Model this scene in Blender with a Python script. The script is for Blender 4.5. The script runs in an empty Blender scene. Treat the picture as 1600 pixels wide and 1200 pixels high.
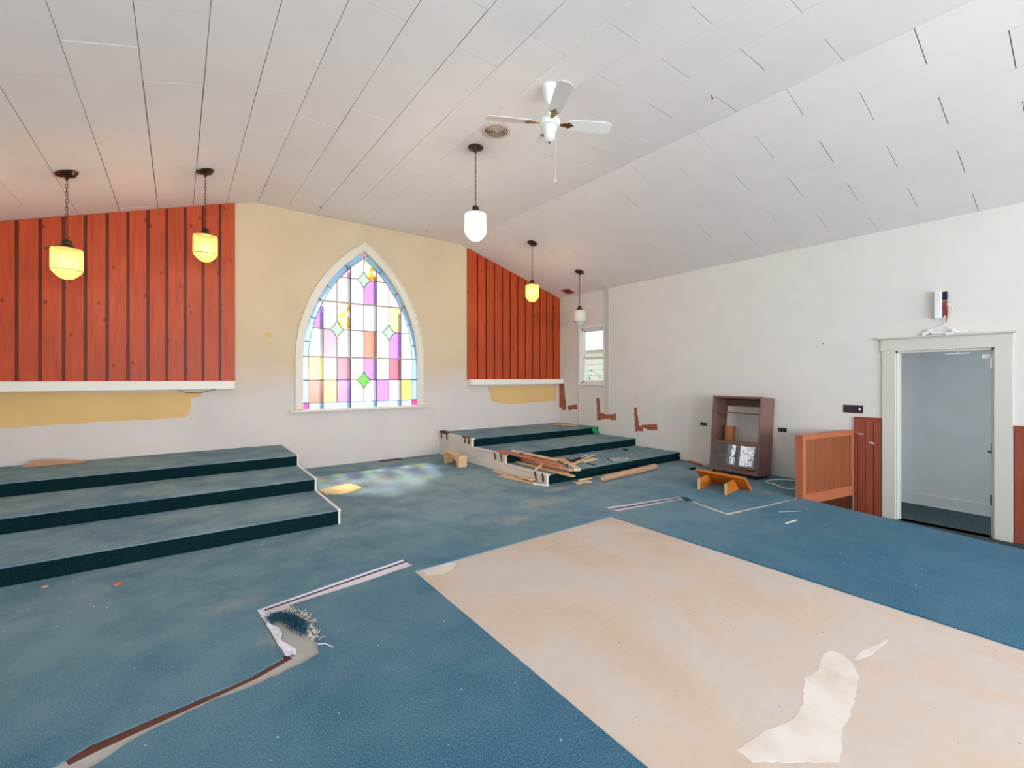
import bpy, math, random
from mathutils import Vector, Matrix
from mathutils.geometry import tessellate_polygon

C = bpy.context.scene
COL = C.collection
R = math.radians
random.seed(7)

# ------------------------------------------------------------------ camera
F, TH, YH, EYE = 702.3, 0.6387, 590.3, 1.42
cam_d = bpy.data.cameras.new('camera'); cam = bpy.data.objects.new('camera', cam_d); COL.objects.link(cam)
cam.location = (0, 0, EYE); cam.rotation_euler = (R(90), 0, -TH)
cam_d.sensor_width = 36; cam_d.lens = F / 1600 * 36
cam_d.shift_y = -(600 - YH) / 1600
cam_d.clip_start = 0.05; cam_d.clip_end = 200
C.camera = cam
C.view_settings.view_transform = 'Standard'; C.view_settings.look = 'None'
C.view_settings.gamma = 1; C.view_settings.use_curve_mapping = False
C.view_settings.exposure = 0.54

# ------------------------------------------------------------------ world: bright hazy sky
w = bpy.data.worlds.new('sky'); C.world = w; w.use_nodes = True
nt = w.node_tree; nt.nodes.clear()
tc = nt.nodes.new('ShaderNodeTexCoord'); sp = nt.nodes.new('ShaderNodeSeparateXYZ')
rp = nt.nodes.new('ShaderNodeValToRGB'); bg = nt.nodes.new('ShaderNodeBackground'); wo = nt.nodes.new('ShaderNodeOutputWorld')
nt.links.new(tc.outputs['Generated'], sp.inputs[0]); nt.links.new(sp.outputs['Z'], rp.inputs[0])
rp.color_ramp.elements[0].position = 0.0; rp.color_ramp.elements[0].color = (0.95, 0.97, 1.0, 1)
rp.color_ramp.elements[1].position = 0.9; rp.color_ramp.elements[1].color = (0.62, 0.78, 1.0, 1)
nt.links.new(rp.outputs[0], bg.inputs[0]); bg.inputs[1].default_value = .70
nt.links.new(bg.outputs[0], wo.inputs[0])

# sun, high over the front wall
sd = bpy.data.lights.new('sun', 'SUN'); sd.energy = 8.0; sd.angle = R(5); sd.color = (1, .96, .88)
so = bpy.data.objects.new('sun', sd); COL.objects.link(so)
so.rotation_euler = Vector((0.10, 0.70, 1.0)).to_track_quat('Z', 'Y').to_euler()

def window_light(name, loc, direction, sx, sy, power, color):
    d = bpy.data.lights.new(name, 'AREA'); d.shape = 'RECTANGLE'; d.size = sx; d.size_y = sy
    d.energy = power; d.color = color
    o = bpy.data.objects.new(name, d); COL.objects.link(o); o.location = loc
    o.rotation_euler = Vector([-c for c in direction]).to_track_quat('Z', 'Y').to_euler()
    return o
# area lamps added outside the unseen left and back windows, standing in for daylight
DAY = (0.92, 0.955, 1.0)
LEFT_WIN = [(5.74, 6.04, .78, 2.25), (5.20, 5.66, .78, 2.25), (1.2, 2.9, 1.27, 2.55), (-2.6, -0.6, 1.27, 2.55)]
for i, (a, b, z0_, z1_) in enumerate(LEFT_WIN):
    window_light('left_window_light', (-2.75, (a + b) / 2, (z0_ + z1_) / 2), (1, 0, .25), b - a + .25, z1_ - z0_ + .35, (12 if z0_ < 1 else 12) * (b - a) + 3, DAY)
BACK_WIN = [(-1.2, 0.8), (1.55, 3.55), (4.2, 6.2)]
for i, (a, b) in enumerate(BACK_WIN):
    window_light('back_window_light', ((a + b) / 2, -5.15, 1.45), (0, 1, .38), b - a + .2, 2.1, (290, 270, 185)[i], DAY)
RIGHT_FILL = (-4.30, -2.80, 1.15, 2.55)  # made-up opening, added with the lamp below to light the left ceiling slope
window_light('right_fill_light', (7.8, -3.55, 1.75), (-1, .1, .35), 1.8, 1.7, 120, DAY)
window_light('corridor_fill_light', (7.57, -2.35, .9), (0, 1, -.05), .7, 1.4, 46, (.82, .9, 1))  # fill lamp added at the unseen corridor end, no window there

# ------------------------------------------------------------------ pixel rays onto real planes
_s, _c = math.sin(TH), math.cos(TH)
def ray(px, py):
    u = (px - 800) / F; v = -(py - YH) / F
    return (u * _c + _s, -u * _s + _c, v)
def fz(px, py, z=0.0):
    r = ray(px, py); t = (z - EYE) / r[2]; return (r[0] * t, r[1] * t, z)
def fy(px, py, y):
    r = ray(px, py); t = y / r[1]; return (r[0] * t, y, EYE + r[2] * t)
def fx(px, py, x):
    r = ray(px, py); t = x / r[0]; return (x, r[1] * t, EYE + r[2] * t)

D, RX, LX, BY = 7.571, 6.96, -1.90, -4.6     # front wall, right wall, left wall, back wall
LOW = -0.29
ZC = 4.0; KL, KR = 0.87, 4.36; SL, SR = 0.322, 0.30
def ceil_z(x):
    if x < KL: return ZC - SL * (KL - x)
    if x > KR: return ZC - SR * (x - KR)
    return ZC

# ------------------------------------------------------------------ materials
def srgb(r, g, b):
    def f(c):
        c /= 255.0
        return c / 12.92 if c <= .04045 else ((c + .055) / 1.055) ** 2.4
    return (f(r), f(g), f(b), 1)
class Mt:
    def __init__(s, name, color=(.5, .5, .5, 1), rough=.5, **kw):
        s.m = bpy.data.materials.new(name); s.m.use_nodes = True; s.t = s.m.node_tree
        s.b = s.t.nodes['Principled BSDF']; s.b.inputs['Base Color'].default_value = color
        s.b.inputs['Roughness'].default_value = rough
        s.b.inputs['Specular IOR Level'].default_value = kw.get('spec', .3)
        if 'metal' in kw: s.b.inputs['Metallic'].default_value = kw['metal']
        s.color = color; s._pos = None
    def n(s, typ, **kw):
        x = s.t.nodes.new(typ)
        for k, v in kw.items(): setattr(x, k, v)
        return x
    def link(s, a, b): s.t.links.new(a, b); return s
    def pos(s, scale=(1, 1, 1), rnd=False):
        g = s.n('ShaderNodeNewGeometry'); m = s.n('ShaderNodeMapping'); m.inputs['Scale'].default_value = scale
        if rnd:
            oi = s.n('ShaderNodeObjectInfo'); mu = s.n('ShaderNodeVectorMath', operation='MULTIPLY_ADD')
            s.link(oi.outputs['Random'], mu.inputs[0]); mu.inputs[1].default_value = (37, 23, 51); s.link(g.outputs['Position'], mu.inputs[2])
            s.link(mu.outputs[0], m.inputs[0])
        else: s.link(g.outputs['Position'], m.inputs[0])
        return m.outputs[0]
    def noise(s, vec, scale, detail=3, rough=.5, dist=0):
        x = s.n('ShaderNodeTexNoise'); s.link(vec, x.inputs['Vector']); x.inputs['Scale'].default_value = scale
        x.inputs['Detail'].default_value = detail; x.inputs['Roughness'].default_value = rough; x.inputs['Distortion'].default_value = dist
        return x.outputs[0]
    def ramp(s, fac, stops, interp='LINEAR'):
        x = s.n('ShaderNodeValToRGB'); s.link(fac, x.inputs[0]); x.color_ramp.interpolation = interp
        e = x.color_ramp.elements
        while len(e) < len(stops): e.new(.5)
        for i, (p, c) in enumerate(stops):
            e[i].position = p; e[i].color = c if not isinstance(c, (int, float)) else (c, c, c, 1)
        return x.outputs[0]
    def mix(s, fac, a, b, mode='MIX'):
        x = s.n('ShaderNodeMix', data_type='RGBA', blend_type=mode)
        for i, v in ((0, fac), (6, a), (7, b)):
            if isinstance(v, (int, float, tuple)): x.inputs[i].default_value = v
            else: s.link(v, x.inputs[i])
        return x.outputs[2]
    def math(s, op, a, b=0.0):
        x = s.n('ShaderNodeMath', operation=op)
        for i, v in ((0, a), (1, b)):
            if isinstance(v, (int, float)): x.inputs[i].default_value = v
            else: s.link(v, x.inputs[i])
        return x.outputs[0]
    def col(s, o): s.link(o, s.b.inputs['Base Color']); return s
    def bump(s, h, strength=.2, dist=.01):
        x = s.n('ShaderNodeBump'); x.inputs['Strength'].default_value = strength; x.inputs['Distance'].default_value = dist
        s.link(h, x.inputs['Height']); s.link(x.outputs[0], s.b.inputs['Normal']); return s

def painted(name, c, rough=.6, amt=.06, bump=.06, scale=3):
    m = Mt(name, c, rough); p = m.pos()
    n = m.noise(p, scale, 5)
    d = tuple(v * (1 - amt) for v in c[:3]) + (1,)
    m.col(m.ramp(n, [(.35, d), (.65, c)])); m.bump(m.noise(p, 90, 3), bump, .004); return m
def wood(name, dark, mid, light, grain=(1, 1, 1), knots=True, rough=.45, axis='z', rings=9):
    m = Mt(name, mid, rough, spec=.35)
    sc = {'z': (1, 1, .08), 'y': (1, .08, 1), 'x': (.08, 1, 1)}[axis]
    p = m.pos(sc, True)
    n = m.noise(p, 26, 6, .62, .6); base = m.ramp(n, [(.28, dark), (.5, mid), (.74, light)])
    n2 = m.noise(m.pos((1, 1, .5), True), 2.2, 2); base = m.mix(m.ramp(n2, [(.35, 0.0), (.7, .4)]), base, dark)
    if knots:
        sx = m.n('ShaderNodeSeparateXYZ'); cx_ = m.n('ShaderNodeCombineXYZ'); m.link(m.pos((1, 1, .55), True), sx.inputs[0])
        m.link(sx.outputs['X'], cx_.inputs['X']); m.link(sx.outputs['Z'], cx_.inputs['Y'])
        v = m.n('ShaderNodeTexVoronoi'); v.voronoi_dimensions = '2D'; m.link(cx_.outputs[0], v.inputs['Vector']); v.inputs['Scale'].default_value = 2.9
        k = m.ramp(v.outputs['Distance'], [(.018, .8), (.06, 0.0)])
        base = m.mix(k, base, tuple(x * .35 for x in dark[:3]) + (1,))
    m.col(base); m.bump(n, .25, .003); return m

M = {}
# front wall: cream upper paint, off-white primer below a ragged brushed line
m = Mt('front_wall_paint', srgb(222, 210, 190), .65); p = m.pos()
g = m.n('ShaderNodeSeparateXYZ'); m.link(p, g.inputs[0])
n1 = m.noise(p, 1.3, 4); edge = m.math('ADD', g.outputs['Z'], m.math('MULTIPLY', m.math('SUBTRACT', n1, .5), .9))
f = m.ramp(m.math('DIVIDE', edge, 4.0), [(.27, 0.0), (.42, 1.0)])
m.col(m.mix(f, m.ramp(n1, [(.3, srgb(212, 204, 200)), (.7, srgb(220, 212, 207))]), m.ramp(n1, [(.3, srgb(209, 188, 156)), (.7, srgb(214, 196, 166))])))
m.bump(m.noise(p, 60, 3), .08, .004); M['front'] = m
M['white_wall'] = painted('right_wall_paint', srgb(224, 222, 217), .6, .035)
M['back_wall'] = painted('rear_wall_paint', srgb(214, 214, 212), .7, .04)
M['corr_wall'] = painted('corridor_paint', srgb(205, 209, 210), .6, .03)
M['trim'] = painted('cream_trim_paint', srgb(206, 209, 198), .4, .03, .03)
M['win_trim'] = painted('warm_white_trim_paint', srgb(232, 224, 208), .4, .03, .03)
M['shelf_white'] = painted('ledge_white_paint', srgb(238, 234, 226), .45, .03, .03)
M['ceil_tile'] = painted('ceiling_tile_white', srgb(237, 230, 228), .8, .03, .12, 1.7)
M['ceil_gap'] = painted('ceiling_joint_brown', srgb(125, 112, 98), .9)
M['wood_red'] = wood('red_stained_board', srgb(152, 54, 16), srgb(184, 70, 24), srgb(196, 84, 36))
M['wood_red_dk'] = wood('red_stained_backing', srgb(78, 20, 6), srgb(104, 32, 12), srgb(120, 40, 16), knots=False)
M['wains'] = wood('wainscot_brick_red', srgb(132, 62, 44), srgb(152, 76, 56), srgb(164, 86, 64), knots=False)
M['half'] = painted('half_wall_orange_paint', srgb(188, 110, 76), .45, .1)
M['half_pl'] = wood('half_wall_orange_panel', srgb(128, 72, 42), srgb(148, 84, 50), srgb(156, 92, 58), knots=False)
M['dark_rough'] = wood('rough_dark_wood', srgb(50, 20, 10), srgb(84, 40, 20), srgb(120, 66, 34), knots=False)
M['cabinet'] = wood('cabinet_walnut', srgb(104, 76, 68), srgb(126, 94, 84), srgb(140, 108, 96), knots=False, rough=.35)
M['orange_wood'] = wood('orange_oak', srgb(164, 86, 22), srgb(206, 118, 36), srgb(222, 140, 54), knots=False, axis='y')
M['pale_end'] = wood('pale_end_grain', srgb(200, 170, 130), srgb(222, 198, 160), srgb(232, 212, 180), knots=False)
M['ply'] = wood('pale_pine', srgb(206, 160, 112), srgb(226, 186, 140), srgb(236, 202, 160), knots=False, axis='y')
M['ply_yellow'] = wood('yellow_pine', srgb(214, 176, 106), srgb(238, 206, 136), srgb(246, 220, 160), knots=False, axis='x')
M['red_plank'] = wood('reddish_cedar', srgb(160, 84, 60), srgb(192, 112, 86), srgb(212, 136, 106), knots=False, axis='y')
M['brown'] = painted('rust_brown_patch', srgb(180, 104, 78), .8, .35, .3, 30)
M['strap'] = painted('dark_brown_strap', srgb(98, 56, 42), .6, .2, .2, 20)
M['step_white'] = painted('step_side_white', srgb(232, 222, 210), .6, .07)
M['yellow_patch'] = painted('old_yellow_paint', srgb(228, 190, 128), .7, .12, .08, 1.2)
M['dark_metal'] = Mt('bronze_metal', srgb(74, 62, 54), .3, metal=.85)
M['fan_white'] = painted('fan_white_enamel', srgb(232, 238, 232), .3, .02, 0)
M['blade'] = painted('fan_blade_white', srgb(228, 226, 224), .35, .02, 0)
M['brass'] = Mt('antique_brass', srgb(140, 104, 56), .35, metal=.8)
M['vent_tan'] = painted('vent_tan_metal', srgb(212, 190, 172), .4, .04, 0)
M['vent_dark'] = Mt('vent_dark_void', srgb(30, 26, 24), .8)
M['black'] = painted('black_plastic', srgb(26, 26, 32), .4, .1, 0)
M['dkbrown_plate'] = painted('dark_brown_plate', srgb(62, 48, 56), .35, .1, 0)
M['grey_plate'] = painted('grey_plate', srgb(84, 92, 100), .4, .1, 0)
M['white_plastic'] = painted('white_plastic', srgb(235, 236, 236), .35, .02, 0)
M['clear_white'] = painted('milky_diffuser', srgb(228, 236, 240), .2, .02, 0)
M['copper_red'] = painted('red_brown_bare_back', srgb(150, 78, 72), .7, .3, .2, 25)
M['cardboard'] = wood('cardboard_tan', srgb(170, 132, 104), srgb(186, 148, 120), srgb(196, 160, 132), knots=False, axis='x', rough=.7)
M['card_brown'] = wood('brown_fibre_tube', srgb(150, 96, 64), srgb(170, 112, 76), srgb(182, 124, 88), knots=False, rough=.7)
M['green'] = painted('bright_green_felt', srgb(40, 150, 84), .8, .1, .1)
M['metal_track'] = Mt('aluminium_track', srgb(214, 210, 220), .38, metal=.35)
M['track_slot'] = Mt('dark_slot', srgb(60, 56, 70), .6)
M['plastic_sheet'] = painted('crumpled_white_film', srgb(226, 226, 238), .25, .1, .3, 12)
M['slab'] = painted('bare_grey_underlay', srgb(178, 174, 168), .8, .12, .2, 6)
M['jagged'] = painted('cream_torn_backing', srgb(214, 204, 190), .9, .15, .4, 30)
M['yarn'] = painted('torn_teal_yarn', srgb(38, 84, 104), .95, .4, .5, 40)
M['crumb'] = painted('pale_crumb', srgb(216, 214, 200), .8, .2)
M['paper'] = painted('grey_paper', srgb(176, 184, 186), .7, .05)
M['siding'] = painted('neighbour_siding', srgb(250, 250, 252), .7, .03)
M['roofing'] = painted('neighbour_roof', srgb(190, 186, 182), .8, .1)
M['ground'] = painted('outdoor_ground', srgb(150, 158, 130), .9, .2)
M['leaf'] = painted('leaf_green', srgb(96, 140, 74), .6, .2)
M['bark'] = painted('bark_brown', srgb(110, 90, 70), .8, .2)
M['asphalt_roof'] = painted('roof_outer', srgb(90, 88, 86), .9, .1)
M['lead'] = Mt('lead_came', srgb(96, 92, 104), .5, metal=.3)
M['muntin'] = painted('window_bar_taupe', srgb(178, 164, 150), .45, .03, 0)
M['storm'] = painted('storm_frame_grey', srgb(170, 182, 200), .5, .03, 0)
M['oil'] = painted('oak_socket', srgb(90, 70, 60), .5)

# carpet: teal loop pile with sheen; trodden dusty areas are paler and greener, far window gloss and blue skylight painted in too
m = Mt('teal_carpet', srgb(28, 74, 92), .95, spec=.1); p = m.pos()
fine = m.noise(p, 165, 2, .7); med = m.noise(p, 3.0, 5, .6); big = m.noise(p, .55, 3, .5, .4)
base = m.ramp(fine, [(.34, srgb(6, 52, 76)), (.5, srgb(24, 86, 116)), (.66, srgb(70, 138, 168))])
sep = m.n('ShaderNodeSeparateXYZ'); m.link(p, sep.inputs[0])
blue = m.ramp(m.math('DIVIDE', m.math('SUBTRACT', sep.outputs['X'], m.math('MULTIPLY', sep.outputs['Y'], .9)), 8), [(.12, 0.0), (.62, .75)])  # bluer towards the near right: skylight tint painted into the pile
base = m.mix(blue, base, m.ramp(fine, [(.34, srgb(0, 60, 86)), (.5, srgb(0, 88, 122)), (.66, srgb(14, 122, 160))]))
dirt_gloss = m.ramp(m.math('ADD', m.math('MULTIPLY', med, .5), m.math('MULTIPLY', big, .5)), [(.34, .22), (.58, .80)])
far = m.ramp(m.math('DIVIDE', sep.outputs['Y'], 8), [(.18, .2), (.60, 1.0)])  # window gloss painted in along with the trodden dust, growing with distance
base = m.mix(m.math('MULTIPLY', dirt_gloss, far), base, srgb(150, 172, 172))
# sanded dust smears
for cx, cy, rx, ry, am in ((3.35, 3.9, .95, .55, .6), (2.7, 3.6, .8, .35, .4), (0.45, 2.75, .3, .3, .5), (3.9, 4.25, .6, .25, .75), (.25, 3.3, .45, .25, .4)):
    vm = m.n('ShaderNodeVectorMath', operation='SUBTRACT'); m.link(p, vm.inputs[0]); vm.inputs[1].default_value = (cx, cy, 0)
    v2 = m.n('ShaderNodeVectorMath', operation='MULTIPLY'); m.link(vm.outputs[0], v2.inputs[0]); v2.inputs[1].default_value = (1 / rx, 1 / ry, 0)
    ln = m.n('ShaderNodeVectorMath', operation='LENGTH'); m.link(v2.outputs[0], ln.inputs[0])
    sm = m.noise(m.pos((1, 2.6, 1)), 7, 7, .7, 1.6)
    a = m.ramp(m.math('ADD', ln.outputs['Value'], m.math('MULTIPLY', sm, 1.1)), [(.62, am * .62), (1.35, 0.0)])
    base = m.mix(a, base, srgb(196, 184, 156))
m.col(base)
m.b.inputs['Sheen Weight'].default_value = .10; m.b.inputs['Sheen Roughness'].default_value = .4; m.b.inputs['Sheen Tint'].default_value = (.75, .88, .92, 1)
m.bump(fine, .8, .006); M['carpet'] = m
m = Mt('lower_carpet', srgb(40, 60, 66), .95, spec=.1); p = m.pos(); nn = m.noise(p, 150, 2)
m.col(m.ramp(nn, [(.3, srgb(34, 46, 50)), (.7, srgb(82, 98, 100))])); m.bump(nn, .5, .005); M['low_carpet'] = m
m = Mt('riser_carpet', srgb(10, 44, 50), .97, spec=.05); p = m.pos(); nn = m.noise(p, 170, 2)  # copy of the tread carpet, shade of upright faces put into its colour
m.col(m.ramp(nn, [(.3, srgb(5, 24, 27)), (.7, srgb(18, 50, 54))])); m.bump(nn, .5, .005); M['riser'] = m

# plywood subfloor
m = Mt('plywood_subfloor', srgb(222, 194, 166), .6); p = m.pos()
a = m.noise(m.pos((1, .55, 1)), 1.6, 6, .6, .8); b = m.noise(m.pos((.5, 2.5, 1)), 9, 5, .65, .4)
base = m.ramp(a, [(.3, srgb(198, 176, 154)), (.47, srgb(202, 184, 166)), (.6, srgb(200, 190, 182)), (.75, srgb(198, 174, 148))])
base = m.mix(m.ramp(b, [(.4, 0.0), (.72, .32)]), base, srgb(208, 198, 190))
v = m.n('ShaderNodeTexVoronoi'); v.voronoi_dimensions = '2D'; m.link(p, v.inputs['Vector']); v.inputs['Scale'].default_value = 4.6
msk = m.ramp(m.noise(p, 1.9, 1), [(.50, 0.0), (.58, 1.0)])
base = m.mix(m.math('MULTIPLY', msk, m.ramp(v.outputs['Distance'], [(.014, .75), (.024, 0.0)])), base, srgb(110, 80, 60))
m.col(base); m.bump(b, .1, .004); M['subfloor'] = m
m = Mt('white_filler', srgb(238, 232, 222), .6); p = m.pos()
m.col(m.ramp(m.noise(p, 5, 5), [(.35, srgb(212, 200, 186)), (.6, srgb(222, 217, 210))])); m.bump(m.noise(p, 30, 4), .2, .004); M['filler'] = m

def stained(name, c, clear=.55, tex=None):
    m = Mt(name, c, .3); t = m.t; t.nodes.remove(m.b)
    out = [x for x in t.nodes if x.type == 'OUTPUT_MATERIAL'][0]
    tr = m.n('ShaderNodeBsdfTransparent'); tl = m.n('ShaderNodeBsdfTranslucent'); gl = m.n('ShaderNodeBsdfGlossy'); gl.inputs['Roughness'].default_value = .15
    p = m.pos()
    if tex == 'amber':
        cc = m.ramp(m.noise(p, 6, 4, .5, 1.2), [(.30, srgb(230, 168, 66)), (.42, srgb(255, 228, 160)), (.54, (1, 1, .95, 1))])
    elif tex == 'dots':
        vo = m.n('ShaderNodeTexVoronoi'); m.link(p, vo.inputs['Vector']); vo.inputs['Scale'].default_value = 55
        cc = m.ramp(vo.outputs['Distance'], [(.2, tuple(min(1, q * 1.25) for q in c[:3]) + (1,)), (.6, c)])
    else:
        cc = m.ramp(m.noise(p, 3, 3), [(.3, c), (.7, tuple(min(1, q * 1.04) for q in c[:3]) + (1,))])
    m.link(cc, tr.inputs[0]); m.link(cc, tl.inputs[0])
    m1 = m.n('ShaderNodeMixShader'); m1.inputs[0].default_value = 1 - clear; m.link(tr.outputs[0], m1.inputs[1]); m.link(tl.outputs[0], m1.inputs[2])
    m2 = m.n('ShaderNodeMixShader'); m2.inputs[0].default_value = .03; m.link(m1.outputs[0], m2.inputs[1]); m.link(gl.outputs[0], m2.inputs[2])
    m.link(m2.outputs[0], out.inputs[0]); return m
def pale(c): return tuple(q * .72 + .28 for q in c[:3]) + (1,)
for k, c in dict(white=(1, 1, 1, 1), cream=srgb(255, 246, 226), yellow=srgb(255, 240, 186), gold=srgb(255, 236, 176), salmon=srgb(240, 192, 182), pink=srgb(246, 206, 220),
                 dusty=srgb(226, 176, 190), lpink=srgb(250, 220, 242), lav=srgb(244, 234, 250), blue=srgb(206, 228, 248), hot=srgb(250, 140, 200), mint=srgb(206, 244, 214), green=srgb(158, 224, 132), straw=srgb(242, 238, 206)).items():
    M['g_' + k] = stained('glass_' + k, c, .70)
M['g_purple'] = stained('glass_purple', srgb(216, 180, 244), .6, 'dots')
M['g_amber'] = stained('glass_amber_streaked', srgb(250, 200, 90), .5, 'amber')
def clearglass(name, tint=(1, 1, 1, 1), refl=.06):
    m = Mt(name, tint, .02); t = m.t; t.nodes.remove(m.b); out = [x for x in t.nodes if x.type == 'OUTPUT_MATERIAL'][0]
    tr = m.n('ShaderNodeBsdfTransparent'); tr.inputs[0].default_value = tint; gl = m.n('ShaderNodeBsdfGlossy'); gl.inputs['Roughness'].default_value = .01
    mx = m.n('ShaderNodeMixShader'); mx.inputs[0].default_value = refl; m.link(tr.outputs[0], mx.inputs[1]); m.link(gl.outputs[0], mx.inputs[2]); m.link(mx.outputs[0], out.inputs[0]); return m
M['glass'] = clearglass('clear_window_glass', (1, 1, 1, 1), .04)
M['tint_glass'] = clearglass('smoked_cabinet_glass', (.72, .74, .78, 1), .17)
def shade(name, c, em, e):
    m = Mt(name, c, .35); t = m.t; b = m.b; out = [x for x in t.nodes if x.type == 'OUTPUT_MATERIAL'][0]
    b.inputs['Emission Color'].default_value = em; b.inputs['Emission Strength'].default_value = e
    tr = m.n('ShaderNodeBsdfTransparent'); mx = m.n('ShaderNodeMixShader'); mx.inputs[0].default_value = .22
    m.link(b.outputs[0], mx.inputs[1]); m.link(tr.outputs[0], mx.inputs[2]); m.link(mx.outputs[0], out.inputs[0]); return m
M['shade_warm'] = shade('glowing_yellow_glass', srgb(176, 136, 76), (1, .62, .18, 1), .27)
M['shade_white'] = shade('glowing_white_glass', srgb(240, 238, 225), (1, .93, .72, 1), .5)
M['shade_off'] = shade('unlit_white_glass', srgb(226, 226, 214), (1, 1, 1, 1), .0)
MAT = {k: v.m for k, v in M.items()}

# ------------------------------------------------------------------ mesh builder
class MB:
    def __init__(s): s.v = []; s.f = []
    def add(s, vs, fs):
        k = len(s.v); s.v += [tuple(v) for v in vs]; s.f += [[i + k for i in f] for f in fs]; return s
    def box(s, x0, x1, y0, y1, z0, z1):
        vs = [(x, y, z) for x in (x0, x1) for y in (y0, y1) for z in (z0, z1)]
        return s.add(vs, [(0, 1, 3, 2), (4, 6, 7, 5), (0, 4, 5, 1), (2, 3, 7, 6), (0, 2, 6, 4), (1, 5, 7, 3)])
    def obox(s, c, ax, ay, az, hx, hy, hz):
        c = Vector(c); ax = Vector(ax).normalized(); ay = Vector(ay).normalized(); az = Vector(az).normalized()
        vs = [c + ax * hx * i + ay * hy * j + az * hz * k for i in (-1, 1) for j in (-1, 1) for k in (-1, 1)]
        return s.add(vs, [(0, 1, 3, 2), (4, 6, 7, 5), (0, 4, 5, 1), (2, 3, 7, 6), (0, 2, 6, 4), (1, 5, 7, 3)])
    def beam(s, a, b, wd, th, up=(0, 0, 1), roll=0):
        a, b = Vector(a), Vector(b); d = (b - a); L = d.length; d.normalize(); sd = d.cross(Vector(up)).normalized(); u = sd.cross(d)
        if roll:
            q = Matrix.Rotation(roll, 3, d); sd = q @ sd; u = q @ u
        return s.obox((a + b) / 2, d, sd, u, L / 2, wd / 2, th / 2)
    def prism(s, poly, o, u, v, n, t):
        """2-D polygon in plane (origin o, axes u, v) extruded by t along n"""
        o, u, v, n = map(Vector, (o, u, v, n)); N = len(poly)
        a = [o + u * p[0] + v * p[1] for p in poly]; b = [q + n * t for q in a]
        tris = tessellate_polygon([[Vector((p[0], p[1], 0)) for p in poly]])
        fs = [tuple(tr) for tr in tris] + [tuple(i + N for i in reversed(tr)) for tr in tris]
        fs += [(i, (i + 1) % N, (i + 1) % N + N, i + N) for i in range(N)]
        return s.add(a + b, fs)
    def holed(s, outer, holes, o, u, v, n, t):
        o, u, v, n = map(Vector, (o, u, v, n)); loops = [outer] + holes; flat = [p for l in loops for p in l]; N = len(flat)
        a = [o + u * p[0] + v * p[1] for p in flat]; b = [q + n * t for q in a]
        tris = tessellate_polygon([[Vector((p[0], p[1], 0)) for p in l] for l in loops])
        fs = [tuple(tr) for tr in tris] + [tuple(i + N for i in reversed(tr)) for tr in tris]
        k = 0
        for l in loops:
            m_ = len(l); fs += [(k + i, k + (i + 1) % m_, k + (i + 1) % m_ + N, k + i + N) for i in range(m_)]; k += m_
        return s.add(a + b, fs)
    def tube(s, pts, r, n=8, closed=False):
        pts = [Vector(p) for p in pts]; N = len(pts); vs = []; rs = r if isinstance(r, (list, tuple)) else [r] * N
        prev = None
        for i, p in enumerate(pts):
            if closed: d = (pts[(i + 1) % N] - pts[i - 1]).normalized()
            else: d = (pts[min(i + 1, N - 1)] - pts[max(i - 1, 0)]).normalized()
            ref = prev if prev is not None else (Vector((0, 0, 1)) if abs(d.z) < .9 else Vector((1, 0, 0)))
            sd = (ref - d * ref.dot(d))
            if sd.length < 1e-5: sd = Vector((1, 0, 0)) - d * d.x
            sd.normalize(); prev = sd; up = d.cross(sd)
            vs += [p + (sd * math.cos(2 * math.pi * k / n) + up * math.sin(2 * math.pi * k / n)) * rs[i] for k in range(n)]
        fs = []
        for i in range(N if closed else N - 1):
            j = (i + 1) % N
            fs += [(i * n + k, i * n + (k + 1) % n, j * n + (k + 1) % n, j * n + k) for k in range(n)]
        if not closed: fs += [tuple(reversed(range(n))), tuple((N - 1) * n + k for k in range(n))]
        return s.add(vs, fs)
    def lathe(s, prof, n=28, c=(0, 0, 0), flute=0.0):
        vs = []; fs = []
        for r_, z in prof:
            for k in range(n):
                a = 2 * math.pi * k / n; q = r_ * (1 - (flute if k % 2 else 0)) if r_ > .03 else r_
                vs.append((c[0] + q * math.cos(a), c[1] + q * math.sin(a), c[2] + z))
        for i in range(len(prof) - 1):
            fs += [(i * n + k, i * n + (k + 1) % n, (i + 1) * n + (k + 1) % n, (i + 1) * n + k) for k in range(n)]
        fs += [tuple(reversed(range(n))), tuple((len(prof) - 1) * n + k for k in range(n))]
        return s.add(vs, fs)
    def build(s, name, mat, parent=None, smooth=False, bevel=0, local=False):
        off = Vector((0, 0, 0))
        if parent is not None and not local:
            q = parent
            while q is not None: off += q.location; q = q.parent
        me = bpy.data.meshes.new(name); me.from_pydata([tuple(Vector(v) - off) for v in s.v], [], s.f); me.update()
        me.materials.append(MAT[mat]); me.validate()
        import bmesh
        bm = bmesh.new(); bm.from_mesh(me); bmesh.ops.recalc_face_normals(bm, faces=bm.faces); bm.to_mesh(me); bm.free()
        if smooth:
            for p_ in me.polygons: p_.use_smooth = True
            try: me.set_sharp_from_angle(angle=R(38))
            except Exception: pass
        o = bpy.data.objects.new(name, me); COL.objects.link(o)
        if parent is not None: o.parent = parent
        if bevel:
            b = o.modifiers.new('bevel', 'BEVEL'); b.width = bevel; b.segments = 2; b.limit_method = 'ANGLE'
        return o
def tag(o, label=None, cat=None, group=None, kind=None):
    if label: o['label'] = label
    if cat: o['category'] = cat
    if group: o['group'] = group
    if kind: o['kind'] = kind
    return o
def empty(name, loc=(0, 0, 0), rz=0, rot=None):
    o = bpy.data.objects.new(name, None); COL.objects.link(o); o.location = loc; o.rotation_euler = rot if rot else (0, 0, rz); o.empty_display_size = .1
    return o
def struct(o): o['kind'] = 'structure'; return o
def copy_tree(o, parent=None):
    c = o.copy(); COL.objects.link(c); c.parent = parent
    for ch in [x for x in bpy.data.objects if x.parent == o]: copy_tree(ch, c)
    return c
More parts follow.
